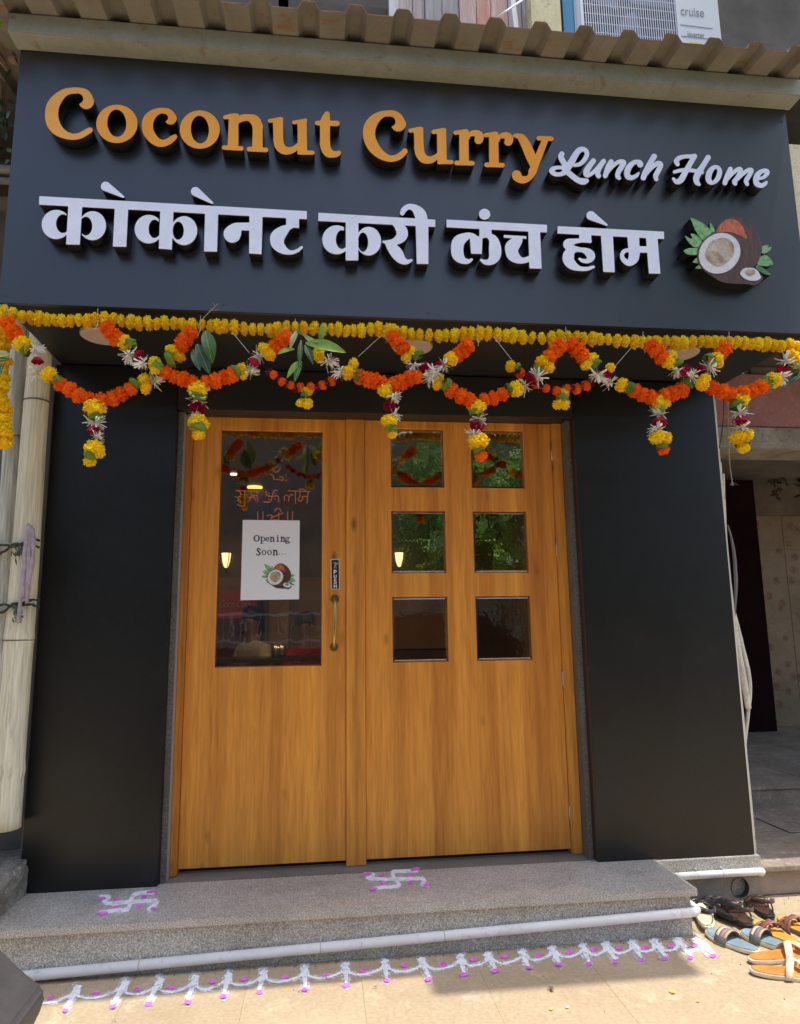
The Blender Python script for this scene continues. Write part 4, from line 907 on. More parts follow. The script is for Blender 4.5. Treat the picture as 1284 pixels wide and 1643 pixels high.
# passage: side wall, door, back, tiled column
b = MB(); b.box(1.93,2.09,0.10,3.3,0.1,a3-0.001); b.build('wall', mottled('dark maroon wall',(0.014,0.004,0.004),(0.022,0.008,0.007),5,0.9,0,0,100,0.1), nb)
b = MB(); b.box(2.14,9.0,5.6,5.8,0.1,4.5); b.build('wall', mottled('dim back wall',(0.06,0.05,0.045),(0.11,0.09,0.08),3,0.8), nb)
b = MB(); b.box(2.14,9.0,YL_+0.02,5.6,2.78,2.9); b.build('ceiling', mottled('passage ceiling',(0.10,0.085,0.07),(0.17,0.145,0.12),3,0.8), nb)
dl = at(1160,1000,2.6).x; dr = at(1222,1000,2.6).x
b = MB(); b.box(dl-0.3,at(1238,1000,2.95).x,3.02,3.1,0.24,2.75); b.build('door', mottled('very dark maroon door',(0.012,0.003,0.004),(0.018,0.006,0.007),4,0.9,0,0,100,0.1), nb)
CT = at(1214,1166,0)  # column
TILE = mottled('floral beige tile', (0.22,0.16,0.095), (0.31,0.235,0.145), 3.5, 0.4, 0, 0.08, 40, 0.4)
N_ = NT(TILE); v_ = N_.mapping((1,1,1)); vo_ = N_.n('ShaderNodeTexVoronoi'); vo_.inputs['Scale'].default_value = 6.5; vo_.inputs['Randomness'].default_value = 0.8; N_.l(v_, vo_.inputs['Vector'])
fl_ = N_.math('MULTIPLY', N_.ramp(vo_.outputs['Distance'], [(0.20, WHT), (0.34, BLK)]), N_.ramp(N_.noise(v_, 48, 3, 0.7, 1.5), [(0.44, BLK), (0.50, WHT)]))
pv_ = TILE.node_tree.nodes['Principled BSDF'].inputs['Base Color'].links[0].from_socket; N_.color(N_.mix(fl_, pv_, (0.17,0.06,0.035)))
p0 = atz(1236,1166,0.244); cx0 = p0.x; cy0 = p0.y
tc = root('tiled_column', (cx0+0.2,cy0+0.1,0.244), 'beige floral tiled column in the passage on the right', 'column')
ztile = at(1236,828,cy0).z
b = MB(); b.box(cx0-0.098,cx0+0.6,cy0+0.012,cy0+0.5,0.235,3.0); b.build('core', mottled('plain column plaster',(0.13,0.105,0.08),(0.20,0.165,0.125),4,0.8), tc)
wds = [-0.0,0.36,0.66]; hh = [0.244+ (ztile-0.244)*k/6 for k in range(7)]
for i in range(len(wds)-1):
    for k in range(6):
        b = MB(); b.box(cx0+wds[i]+0.001,cx0+wds[i+1]-0.001,cy0-0.003*(i % 2),cy0+0.011,hh[k]+0.001,hh[k+1]-0.001); b.build('tile', TILE, tc)
for k in range(6):
    b = MB(); b.box(cx0-0.11,cx0-0.0985,cy0+0.0,cy0+0.4,hh[k]+0.001,hh[k+1]-0.001); b.build('tile', TILE, tc)
b = MB(); b.box(cx0-0.095,cx0-0.002,cy0+0.001,cy0+0.011,0.24,ztile); b.build('tile', TILE, tc)
# dried garland over the passage
dg_ = root('dried_garland', at(1250,760,3.0), 'withered dark leaf garland hanging in front of the tiled column', 'dried garland')
b = MB()
for k in range(150):
    t = random.random(); c = at(1225+t*70+random.gauss(0,3), 735+40*math.sin(t*5)**2*random.uniform(.3,1.6)+random.gauss(0,6), 3.05+random.uniform(-.06,.06))
    d = Vector((random.gauss(0,.6),random.gauss(0,.4),random.gauss(-.5,.7))).normalized()*random.uniform(.04,.10); leafmesh(b,c,c+d,0.035,(random.gauss(0,.4),-1,random.gauss(0,.3)),0.15,3)
b.build('foliage', mottled('withered leaf',(0.018,0.018,0.010),(0.045,0.04,0.02),14,0.8), dg_)
# steps on the right
STN = mottled('dusty grey stone floor', (0.23,0.185,0.14), (0.36,0.295,0.225), 3.5, 0.85, 0.35, 0.2, 50, 0.2, (0.44,0.37,0.29))
ns_ = root('side_steps', (3.0,1.0,0), 'two low dusty stone steps leading into the passage on the right', 'steps')
b = MB(); b.box(2.137,9.0,-0.10,0.90,-0.01,0.106); b.build('core', mottled('dusty pink riser',(0.33,0.25,0.19),(0.42,0.33,0.26),8,0.85,0.4,0.12), ns_, bevel=0.006)
for (xa,xb,ya,yb) in ((2.137,3.05,-0.135,0.40),(3.053,4.2,-0.135,0.40),(4.203,6.0,-0.135,0.40),(2.137,3.6,0.403,0.93),(3.603,6.0,0.403,0.93)):
    b = MB(); b.box(xa,xb,ya,yb,0.1065,0.128+random.uniform(-.001,.001)); b.build('stone_slab', STN, ns_, bevel=0.003)
b = MB(); b.box(2.137,9.0,0.935,5.6,0.10,0.225); b.build('core', STN, ns_, bevel=0.004)
for (xa,xb,ya,yb) in ((2.137,3.3,0.92,2.2),(3.303,5.2,0.92,2.2),(2.137,4.0,2.203,3.6),(4.003,6.4,2.203,3.6),(5.203,8,0.92,2.2)):
    b = MB(); b.box(xa,xb,ya,yb,0.2255,0.244+random.uniform(-.001,.001)); b.build('stone_slab', STN, ns_, bevel=0.003)
# pipes bundle beside the right pillar
WP = mottled('yellowed white pipe lagging',(0.58,0.55,0.46),(0.72,0.69,0.60),12,0.6,0.3,0.08,60,0.3,(0.42,0.36,0.27))
bu = root('pipe_bundle', at(1180,1000,-0.02), 'white wrapped pipes bulging out behind the right black pillar', 'pipes')
def tpath(name, pts, r, m_, par, n=12, wob=0.002):
    q = [Vector(p) for p in cr([tuple(p) for p in pts], 8)]
    if not isinstance(r, (list,tuple)): rr = [r*(1+0.06*math.sin(i*1.7)) for i in range(len(q))]
    else: rr = list(np.interp(np.linspace(0,1,len(q)), np.linspace(0,1,len(r)), r))
    b = MB(); b.tube([noise_v(p,18,wob) for p in q], rr, n); return b.build(name, m_, par, smooth=True)
YQ = 0.02
tpath('wrapped_pipe', [at(1154,742,YQ),at(1161,850,YQ),at(1170,940,YQ),at(1182,1030,YQ),at(1193,1090,YQ),at(1201,1137,YQ)], [0.013,0.013,0.014,0.017,0.018,0.015], WP, bu)
tpath('wrapped_pipe', [at(1160,760,YQ+.03),at(1168,930,YQ+.03),at(1184,1010,YQ+.03),at(1196,1060,YQ+.03),at(1203,1100,YQ+.03),at(1199,1160,YQ+.03),at(1193,1220,YQ+.03)], [0.009,0.011,0.013,0.014,0.012,0.009,0.006], WP, bu)
tpath('grey_hose', [at(1168,842,YQ-.01),at(1177,880,YQ-.015),at(1181,930,YQ-.015),at(1179,990,YQ-.01)], [0.003,0.008,0.010,0.004], mat('grey hose',(0.16,0.16,0.17),0.6), bu)
tpath('thin_pipe', [at(1146,640,YQ),at(1160,800,YQ+.01),at(1195,1180,YQ),at(1213,1372,YQ)], 0.006, WP, bu)
cb = root('loose_cables', at(1165,700,-0.1), 'loose thin cables hanging beside the right pillar', 'cable')
CBL = mat('dark cable',(0.05,0.035,0.03),0.6); JUTE = mottled('frayed jute cord',(0.30,0.22,0.16),(0.42,0.32,0.25),60,0.9)
tpath('cable', [at(1160,590,-.05),at(1162,650,-.05),at(1158,700,-.05),at(1151,730,0.0)], 0.0028, CBL, cb, 6)
tpath('cable', [at(1166,570,-.05),at(1169,680,-.05),at(1171,740,-.05),at(1176,779,-.05)], 0.003, JUTE, cb, 6)
b = MB()
for k in range(18):
    a = at(1176+random.gauss(0,1),774,-.05); b.tube([a, Vector(a)+Vector((random.gauss(0,.008),random.gauss(0,.005),-random.uniform(.005,.02)))],0.0007,4)
b.build('frayed_end', JUTE, cb)

# ================================================================== FLOWERS
def petal_mat(name, c, c2, rough=0.6, tr_=0.5):
    m_ = bpy.data.materials.new(name); m_.use_nodes = True; t = m_.node_tree; b_ = t.nodes['Principled BSDF']; b_.inputs['Roughness'].default_value = rough; b_.inputs['Specular IOR Level'].default_value = 0.25
    oi = t.nodes.new('ShaderNodeObjectInfo'); co = t.nodes.new('ShaderNodeTexCoord'); nz = t.nodes.new('ShaderNodeTexNoise'); nz.inputs['Scale'].default_value = 60
    ad = t.nodes.new('ShaderNodeMath'); ad.operation = 'MULTIPLY_ADD'; ad.inputs[1].default_value = 0.5
    t.links.new(co.outputs['Object'], nz.inputs['Vector']); t.links.new(oi.outputs['Random'], ad.inputs[0]); 
    s_ = t.nodes.new('ShaderNodeMath'); s_.operation = 'SUBTRACT'; s_.inputs[1].default_value = 0.25; t.links.new(nz.outputs['Fac'], s_.inputs[0]); t.links.new(s_.outputs[0], ad.inputs[2])
    r = t.nodes.new('ShaderNodeValToRGB'); r.color_ramp.elements[0].color = (*c,1); r.color_ramp.elements[1].color = (*c2,1); r.color_ramp.elements[0].position = .15; r.color_ramp.elements[1].position = .85
    t.links.new(ad.outputs[0], r.inputs[0]); t.links.new(r.outputs[0], b_.inputs['Base Color'])
    tl = t.nodes.new('ShaderNodeBsdfTranslucent'); t.links.new(r.outputs[0], tl.inputs[0]); mx = t.nodes.new('ShaderNodeMixShader'); mx.inputs[0].default_value = tr_
    t.links.new(b_.outputs[0], mx.inputs[1]); t.links.new(tl.outputs[0], mx.inputs[2]); t.links.new(mx.outputs[0], t.nodes['Material Output'].inputs[0]); return m_
MY = petal_mat('yellow marigold petals', (1.0,0.70,0.010), (1.0,0.86,0.03)); MO = petal_mat('orange marigold petals', (0.95,0.17,0.005), (1.0,0.28,0.01))
MW = petal_mat('white tuberose petals', (0.88,0.86,0.74), (0.92,0.92,0.88)); MR = petal_mat('crimson rose petals', (0.38,0.005,0.03), (0.60,0.02,0.10)); MP = petal_mat('purple petals', (0.14,0.01,0.05), (0.26,0.03,0.12))
MG = petal_mat('wrapping leaf green', (0.06,0.14,0.015), (0.19,0.30,0.04), 0.4, 0.2)
def marigold_mesh(nm, mt, seed, n=120):
    r = random.Random(seed); b = MB()
    # core
    bm = bmesh.new(); bmesh.ops.create_icosphere(bm, subdivisions=2, radius=0.78); vs_ = [v.co*(1+r.uniform(-.06,.06)) for v in bm.verts]; fs_ = [[v.index for v in f.verts] for f in bm.faces]; bm.free()
    b.add([(v.x,v.y,v.z) for v in vs_], fs_)
    for i in range(n):
        ph = math.acos(1-2*(i+0.5)/n); th = i*2.39996+r.uniform(-.3,.3)
        d = Vector((math.sin(ph)*math.cos(th), math.sin(ph)*math.sin(th), math.cos(ph)))
        u = d.cross(Vector((r.gauss(0,1),r.gauss(0,1),r.gauss(0,1)))).normalized(); w = d.cross(u)
        R0, R1 = 0.5, r.uniform(0.86,1.04); hw = r.uniform(0.13,0.20); lean = w*r.uniform(0.05,0.22)
        p0 = d*R0; p1 = d*(R1*0.82)+lean*0.5; p2 = d*R1+lean*1.6
        V = [p0-u*hw*.5, p0+u*hw*.5, p1-u*hw+d*0.03, p1+d*-0.04, p1+u*hw+d*.03, p2-u*hw*.9+d*r.uniform(-.05,.05), p2+w*0.05+d*r.uniform(-.04,.08), p2+u*hw*.9+d*r.uniform(-.05,.05)]
        b.add(V, [(0,1,3),(0,3,2),(1,4,3),(2,3,6,5),(3,4,7,6)])
    me = bpy.data.meshes.new(nm); me.from_pydata(b.v, [], b.f); me.materials.append(mt); me.update(); return me
ME = {'Y':[marigold_mesh('marigold', MY, k) for k in range(5)], 'O':[marigold_mesh('marigold', MO, 10+k) for k in range(5)]}
ME['o'] = ME['O']; ME['y'] = ME['Y']
def tuft_mesh(seed):
    r = random.Random(seed); b = MB()
    for i in range(46):
        ph = r.uniform(0.15,2.0); th = r.uniform(0,6.283); d = Vector((math.sin(ph)*math.cos(th), math.sin(ph)*math.sin(th), math.cos(ph))); L = r.uniform(0.7,1.25)
        u = d.cross(Vector((0,0,1))).normalized()*0.075; nn = d.cross(u).normalized()
        q = [d*0.05, d*L*0.5+nn*r.uniform(-.1,.1), d*L+nn*r.uniform(-.25,.25)]
        b.add([q[0]-u*.5,q[0]+u*.5,q[1]-u,q[1]+u,q[2]-u*1.2,q[2]+u*1.2,q[2]+(q[2]-q[1])*.25],[(0,1,3,2),(2,3,5,4),(4,5,6)])
        b.tube([d*0.05,q[1],q[1]*1.2],0.045,5)
    me = bpy.data.meshes.new('tuberose'); me.from_pydata([tuple(v) for v in b.v], [], b.f); me.materials.append(MW); me.update(); return me
def rose_mesh(seed):
    r = random.Random(seed); b = MB()
    for ring_, (rad, n, h) in enumerate(((0.25,4,0.75),(0.45,5,0.7),(0.68,6,0.55),(0.9,7,0.35))):
        for i in range(n):
            th = 2*math.pi*(i/n)+ring_*0.6+r.uniform(-.2,.2); wd = 2*math.pi/n*0.75; V = []
            for a in (-1,-.5,0,.5,1):
                for t in (0,.5,1):
                    rr = rad*(0.55+0.45*t)+(t**2)*0.10; an = th+a*wd*(0.6+.4*t)*0.8
                    V.append((rr*math.cos(an), rr*math.sin(an), -0.6+(h+0.5)*t*1.0-abs(a)*0.12*t+r.uniform(-.03,.03)))
            b.add(V, [(3*k+j,3*k+3+j,3*k+4+j,3*k+1+j) for k in range(4) for j in range(2)])
    me = bpy.data.meshes.new('rose'); me.from_pydata(b.v, [], b.f); me.materials.append(MR); me.update(); return me
def wrap_mesh(seed):
    r = random.Random(seed); b = MB()
    for k in range(3):
        a0 = r.uniform(0,6.28); V = []; n = 9; tz = r.uniform(-.25,.25)
        for i in range(n+1):
            an = a0+i/n*3.4; w = 0.34*math.sin(math.pi*min(.97,max(.05,i/n)))+0.04; rr = 0.78+0.08*k
            V += [(rr*math.cos(an),rr*math.sin(an),tz+(i/n-.5)*.3-w),(rr*1.06*math.cos(an),rr*1.06*math.sin(an),tz+(i/n-.5)*.3),(rr*math.cos(an),rr*math.sin(an),tz+(i/n-.5)*.3+w)]
        b.add(V,[(3*i+j,3*i+3+j,3*i+4+j,3*i+1+j) for i in range(n) for j in range(2)])
    me = bpy.data.meshes.new('leaf_wrap'); me.from_pydata(b.v, [], b.f); me.materials.append(MG); me.update(); return me
def purple_mesh(seed):
    r = random.Random(seed); b = MB()
    for i in range(34):
        d = Vector((r.gauss(0,1),r.gauss(0,1),r.gauss(0,.6))).normalized(); u = d.cross(Vector((r.gauss(0,1),1,r.gauss(0,1)))).normalized()*0.14
        b.add([d*.2-u,d*.2+u,d*r.uniform(.8,1.1)+u,d*r.uniform(.8,1.1)-u],[(0,1,2,3)])
    me = bpy.data.meshes.new('purple_bloom'); me.from_pydata([tuple(v) for v in b.v], [], b.f); me.materials.append(MP); me.update(); return me
ME['W'] = [tuft_mesh(k) for k in range(4)]; ME['R'] = [rose_mesh(k) for k in range(3)]; ME['L'] = [wrap_mesh(k) for k in range(3)]; ME['p'] = [purple_mesh(k) for k in range(3)]
NAMES = {'Y':'marigold','O':'marigold','o':'marigold','y':'marigold','W':'tuberose','R':'rose','L':'leaf_wrap','p':'purple_bloom'}
YGAR = -0.80
THREAD = mat('white thread',(0.6,0.58,0.54),0.8)
def strand(items, par, Y=YGAR, asz=1.0):
    """items: (kind, photo x, photo y[, size px]) in order along the thread"""
    P = [at(i[1],i[2],Y+random.uniform(-.008,.008)) for i in items]
    for k, it in enumerate(items):
        kd = it[0]; p = P[k]; d = (P[min(k+1,len(P)-1)]-P[max(k-1,0)]).normalized() if len(P) > 1 else Vector((0,0,1))
        dist = (p-CAM).dot(FWD); base = {'Y':26,'O':25,'o':14.5,'y':17,'W':28,'R':21,'L':23,'p':14}[kd]
        sz = it[3] if len(it) > 3 else base*random.uniform(0.93,1.1)
        r = sz*0.5*dist/FPX
        if kd == 'W': d = (P[k]-P[k-1]).normalized() if (random.random() < .5 and k) else -(P[min(k+1,len(P)-1)]-P[k]).normalized() if k < len(P)-1 else Vector((0,0,-1))
        if kd == 'R' and random.random() < 0.5: d = (d+Vector((0,-0.9,0))).normalized()
        o = bpy.data.objects.new(NAMES[kd], random.choice(ME[kd])); COL.objects.link(o); o.parent = par; o.location = p-wloc(par)
        o.rotation_mode = 'QUATERNION'; q = d.to_track_quat('Z','Y'); from mathutils import Quaternion
        o.rotation_quaternion = q @ Quaternion((0,0,1), random.uniform(0,6.28))
        fl = {'Y':0.82,'O':0.80,'o':0.9,'y':0.9,'W':1.0,'R':0.9,'L':1.0,'p':1.0}[kd]
        o.scale = (r, r, r*fl)
    b = MB(); 
    if len(P) > 1: b.tube(P, 0.0012, 5); b.build('thread', THREAD, par)
def top_y(x):
    return float(np.interp(x, [4,13,37,60,80,150,157,190,225,330,345,430,470,560,600,640,700,760,790,860,905,960,1010,1090,1160,1200,1240,1300], [501,502,509,512,513,514,509,515,518,521,522,529,525,530,528,534,538,536,537,543,540,545,547,550,547,551,553,557]))
GR = 'flower garlands hung below the sign'
tg = root('flower_garland', at(640,534,YGAR+0.02), 'long straight string of yellow marigolds hung right below the sign', 'garland', GR)
items = []; x = 6
while x < 1300:
    s_ = random.uniform(20,26.5)*(1.0 if x < 900 else 0.93); items.append(('Y', x, top_y(x)+random.uniform(-1.5,1.5), s_)); x += random.choice([11.5,12.5,13,14,15,15.5])*(1.0 if x < 900 else 0.95)
P_ = []
for k, it in enumerate(items):
    p = at(it[1],it[2],YGAR+0.02+random.uniform(-.004,.004)); dist = (p-CAM).dot(FWD); r = it[3]*0.5*dist/FPX
    o = bpy.data.objects.new('marigold', random.choice(ME['Y'])); COL.objects.link(o); o.parent = tg; o.location = p-wloc(tg)
    o.rotation_euler = (random.uniform(-.2,.2), R_(90)+random.uniform(-.2,.2), random.uniform(-.25,.25)); o.scale = (r, r, r*random.uniform(.58,.7)); P_.append(p)
b = MB(); b.tube(P_, 0.0015, 5); b.build('thread', THREAD, tg)
b = MB()
for px in (11,157,322,474,620,767,908,1032,1170):
    a = at(px,top_y(px)-(14 if px < 700 else 16),YG-0.004); c = at(px,top_y(px)+8,YGAR+0.0); b.tube([a,c],0.0011,5); b.tube([c, Vector(c)+Vector((random.uniform(-.01,.01),-.01,-0.035))],0.0009,5)
b.build('tie_thread', THREAD, tg)
def Z(ox, oy, s=2.986):
    def f(txt):
        o = []
        for tok in txt.split():
            k = tok[0]; v = tok[1:].split(','); it = (k, ox+float(v[0])/s, oy+float(v[1])/s)
            if len(v) > 2: it += (float(v[2]),)
            o.append(it)
        return o
    return f
Za, Zb, Zc = Z(0,480), Z(430,480), Z(854,480)
def swag(label, strands, off=0.0):
    x_ = np.mean([i[1] for i in strands[0]]); y_ = np.mean([i[2] for i in strands[0]])
    r_ = root('flower_swag', at(x_,y_,YGAR-0.01+off), label, 'garland', GR)
    for st in strands: strand(st, r_, YGAR-0.018+off)
    return r_
swag('V shaped marigold swag at the far left end with a long drop', [
  Za('O38,112 O62,148 O85,180 Y108,215,30 L128,245 W165,240 R180,295 W178,350 Y235,362,28 L268,388 O290,408 O335,432 O380,463 O427,480 O487,487 O540,477 O580,455 O625,430 L650,402 Y690,385,22 Y700,425,22 W735,400'),
  Za('Y455,520,36 L456,562,30 W456,588,30 R453,620,26 W468,662,24 Y450,712,32 Y470,735,22 L432,745,22 Y430,778,21')], 0.0)
swag('short slanting strand with a rose beside the left ceiling light', [
  Za('O512,138 O537,165 O558,190 Y600,208,26 L625,215 W620,265 R665,268 W690,305 Y738,305,22 Y745,338,18 L768,320')], -0.03)
swag('swag of orange marigolds over the left door with a long drop', [
  Za('O915,160 O890,192 O868,222 Y825,245,23 Y858,275,21 L815,290,30'), Za('O795,352 O835,372 O880,384 O925,402 O985,398 O1032,392 O1080,374 O1112,362 L1130,342 Y1155,335,22 Y1168,360,18 W1195,345 R1218,303 W1240,268 Y1268,240,24'),
  Za('Y952,430,34 L955,460,30 W950,485,32 R950,512,26 W935,555,18 Y945,590,32 Y975,600,20 L948,618,28 Y952,650,21')], 0.0)
swag('slanting strand of orange and yellow marigolds rising to the leaf bunch left of the centre', [
  Zb('O92,178,24 O62,205 O35,228 Y8,262,24 Y-10,240,20')], -0.01)
swag('thin swag of small orange and purple blooms hanging above the left door', [
  Zb('p5,345 o28,362 p50,380 o70,396 p90,408 o110,412 p130,428 o155,422,16 o205,422,16 p238,425 o262,412,16 p285,402 o305,392,16 p328,382 p345,368'), Zb('Y187,443,19 L186,462,20 Y160,497,18 Y192,500,19')], 0.0)
swag('swag of orange marigolds above the central door post with a rose drop', [
  Zb('Y238,262,24 Y250,282,18 W290,300 R320,300,16 W345,345 Y410,310,20 Y388,350,28 L428,365 O440,372 O482,386 O515,392 O545,402 O605,408 O640,397 O680,380 O715,372'),
  Zb('Y558,435,26 Y575,420,20 W600,460 R582,508 W600,550 Y580,585,27 L585,622,24 Y597,648,16')], -0.01)
swag('long marigold swag above the right door with its drop over the panes', [
  Zb('Y597,140,18 O600,182 O622,208 O650,235 Y665,272,23 Y688,250,20 L718,268 W700,312 R747,330,22 W775,370 Y815,382,22 Y812,408,20 L855,405 O880,438 O925,464 O968,485 O1035,483 O1080,475 O1125,456 L1155,430 Y1190,430,28 W1235,412 R1268,380,22'),
  Zb('Y1003,515,30 L1003,545,26 W1012,570,26 R1003,602,24 W990,645,28 Y1010,682,34 L1008,722,22 O1022,752,22')], 0.0)
swag('short strand of orange marigolds slanting down left above the right door', [
  Zb('O958,222 O935,245 O908,268 Y878,285,25 W845,312 R826,318,16 W800,348')], -0.03)
swag('arch of orange and yellow marigolds above the right door end', [
  Zc('O138,222 O112,245 O85,275 Y50,300,25 Y78,325,22 L28,335 W22,372 R-5,385,22'), Zc('O190,215 O215,242 O240,270 Y285,285,23 Y260,315,20 L305,318 W318,360 R358,355,20 y375,328,17')], -0.025)
swag('thin swag of small orange and purple blooms above the upper right door corner', [
  Zb('y1165,322,20 L1195,325,16 p1195,350,14 o1210,355,17'), Zc('o-2,390,16 p8,405 o20,410 p42,428 o68,427 p92,432 o117,440,16 o165,430,16 p188,428 o212,430,18 p234,420 o258,413,18 p282,400 p305,383 o327,368,16'), Zc('Y147,452,21 L145,475,22 Y127,503,20 Y158,503,19')], 0.015)
swag('swag of orange marigolds over the right black pillar with a drop ending in orange', [
  Zc('W378,400 Y430,412,25 L462,425 O490,438 O530,458 O570,470 O632,462 O675,452 O715,435 L745,405,24'), Zc('Y600,492,24 Y632,500,22 L605,528,28 W610,548,30 R612,587,24 W600,622,28 Y600,662,27 Y632,668,26 L620,705,20 O630,722,20')], 0.0)
swag('slanting strand of orange marigolds beside the right ceiling light', [
  Zc('O568,222 O598,248 O622,280 Y652,300,24 Y670,272,18 L692,305 W695,335 R730,345,22 W768,365 Y822,388,24 Y815,410,22')], -0.03)
swag('strand slanting down left above the right edge of the right pillar', [
  Zc('O925,235 O902,262 Y882,285,24 Y895,305,18 L848,295 W850,328 R810,345,20')], -0.02)
swag('marigold swag at the far right with a drop before the red lintel', [
  Zc('O865,425 O910,442 O955,458 O1010,452 O1052,438 O1098,420 L1128,400 Y1155,388,28 W1192,372 R1200,342,26 W1215,298 Y1245,272,22 Y1275,300,24 L1250,335'), Zc('Y1005,480,26 L992,515,30 W995,545,34 R1000,580,26 W1000,620,32 Y985,665,28 Y1025,655,26 L1010,690,24 Y1012,712,21')], 0.0)
vg = root('flower_garland', at(5,620,-0.75), 'yellow marigold string hanging down at the far left edge', 'garland', GR)
strand([('Y',random.uniform(-2,7)+(4 if y<560 else 0),y,random.uniform(24,29)) for y in range(528,712,13)], vg, -0.76)
# diagonal tie threads
b = MB()
for a, c in (((617,534),(575,572)),((793,541),(822,578)),((1013,558),(985,590)),((373,533),(400,566))):
    b.tube([at(*a,YGAR),at(*c,YGAR)],0.0011,5)
o = b.build('tie_threads', THREAD); tag(o,'thin white threads tying the swags to the straight marigold string','thread')
# leaf bunches
def bunch(label, crop, leaves, Y=YGAR-0.06):
    p = crop.p([leaves[0][0]])[0]; r_ = root('leaf_bunch', at(*p,Y), label, 'leaf bunch', 'mango leaf bunches tied to the garland')
    for (a, c, w, mi, bend) in leaves:
        (ax,ay),(cx,cy) = crop.p([a, c]); A = at(ax,ay,Y+0.01); B = at(cx,cy,Y-0.01+random.uniform(-.015,.01)); s = (A-CAM).dot(FWD)/FPX/crop.sc
        b = MB(); leafmesh(b, A, B, w*s, (random.uniform(-.25,.25),-1,random.uniform(-.2,.2)), bend, 12, 0.3); b.build('leaf', LEAFG[mi], r_, smooth=True)
        b = MB(); q = [A.lerp(B,t)+Vector((0,-1,0))*(math.sin(t*math.pi)*bend*(B-A).length+0.001) for t in np.linspace(0,0.95,8)]; b.tube(q,[0.0016*(1-.7*i/7) for i in range(8)],5); b.build('midrib', LEAFG[2], r_)
    return r_
Lc = Crop(440,510,9.17)
bunch('fresh green mango leaf bunch in front of the straight garland', Lc, [((350,190),(235,470),95,2,.25),((300,460),(45,540),95,0,.12),((460,370),(1062,515),205,0,.08),((690,360),(715,70),110,0,.1),((430,240),(660,350),85,2,-.2),((400,330),(370,720),85,3,.1),((360,640),(185,890),100,0,.1),((450,400),(575,690),120,1,.1),((400,640),(300,950),110,3,.08),((340,180),(400,250),60,3,.1)])
Ld = Crop(0,480,2.986)
bunch('drooping dark mango leaves hanging from the garland above the left door', Ld, [((985,150),(1018,312),74,3,.15),((945,215),(1005,362),70,1,.08),((925,240),(960,345),50,1,.1)], YGAR-0.03)
bunch('pale green leaves at the far left end of the garland', Crop(0,440,9.12), [((-60,1160),(165,1190),110,2,.1),((-40,1260),(140,1250),90,3,.1),((60,1290),(10,1480),80,1,.1)], YGAR-0.03)
bunch('dark leaf behind the garland at the far right', Crop(1130,560,8.21), [((1260,300),(1060,490),110,1,.1),((1300,330),(1200,420),90,1,.1)], YGAR+0.01)
tq = root('twig', at(340,500,YG-0.03), 'dry twig sticking up from the garland over the sign edge', 'twig')
b = MB(); b.tube([at(325,512,YG-.03),at(338,498,YG-.04),at(350,487,YG-.04)],0.0022,6); b.tube([at(338,498,YG-.04),at(351,497,YG-.05)],0.0014,5); b.tube([at(345,491,YG-.04),at(341,485,YG-.04)],0.0012,5); b.build('stem', mottled('green twig',(0.18,0.20,0.10),(0.28,0.3,0.17),60,0.7), tq)

# ================================================================== RANGOLI
def powder(name, c, cov=0.5, sc=260):
    m_ = bpy.data.materials.new(name); m_.use_nodes = True; t = m_.node_tree; b_ = t.nodes['Principled BSDF']; b_.inputs['Base Color'].default_value = (*c,1); b_.inputs['Roughness'].default_value = 0.95; b_.inputs['Specular IOR Level'].default_value = 0.1
    co = t.nodes.new('ShaderNodeTexCoord'); nz = t.nodes.new('ShaderNodeTexNoise'); nz.inputs['Scale'].default_value = sc; nz.inputs['Detail'].default_value = 3
    n2 = t.nodes.new('ShaderNodeTexNoise'); n2.inputs['Scale'].default_value = 34; n2.inputs['Detail'].default_value = 3
    t.links.new(co.outputs['Object'], nz.inputs['Vector']); t.links.new(co.outputs['Object'], n2.inputs['Vector'])
    ad = t.nodes.new('ShaderNodeMath'); ad.operation = 'MULTIPLY_ADD'; ad.inputs[1].default_value = 0.7; t.links.new(n2.outputs['Fac'], ad.inputs[0]); t.links.new(nz.outputs['Fac'], ad.inputs[2])
    r = t.nodes.new('ShaderNodeValToRGB'); r.color_ramp.elements[0].position = 0.85-cov*0.5-0.08; r.color_ramp.elements[1].position = 0.85-cov*0.5+0.12
    t.links.new(ad.outputs[0], r.inputs[0]); t.links.new(r.outputs[0], b_.inputs['Alpha']); return m_
RW = powder('white chalk powder', (0.90,0.91,0.93), 0.34); RWH = powder('scattered chalk powder', (0.85,0.85,0.86), -0.08); RM = powder('magenta powder', (0.90,0.22,0.76), 0.22); RMH = powder('scattered magenta powder', (0.85,0.40,0.74), -0.42)
def fl(Z_): return lambda x,y: atz(x,y,Z_)
rg = root('rangoli_border', atz(620,1560,0.001), 'long scalloped white chalk rangoli border with magenta dots on the ground along the step', 'rangoli')
Ra, Rb, Rc = Crop(0,1540,2.986), Crop(400,1500,2.986), Crop(780,1480,3.21)
posts = [Ra.p(q) for q in ([(370,132),(315,240)],[(600,108),(540,222)],[(765,98),(710,210)],[(935,84),(900,200)],[(1095,72),(1073,172)])]
posts += [Rb.p(q) for q in ([(70,178),(48,272)],[(265,158),(268,258)],[(458,143),(465,238)],[(650,128),(658,215)],[(825,118),(860,210)],[(1012,102),(1030,188)],[(1140,93),(1180,170)])]
posts += [Rc.p(q) for q in ([(185,150),(218,232)],[(338,130),(378,215)],[(497,116),(530,210)],[(615,106),(668,200)],[(750,98),(800,190)],[(865,94),(925,183)],[(985,88),(1055,178)],[(1085,95),(1170,168)])]
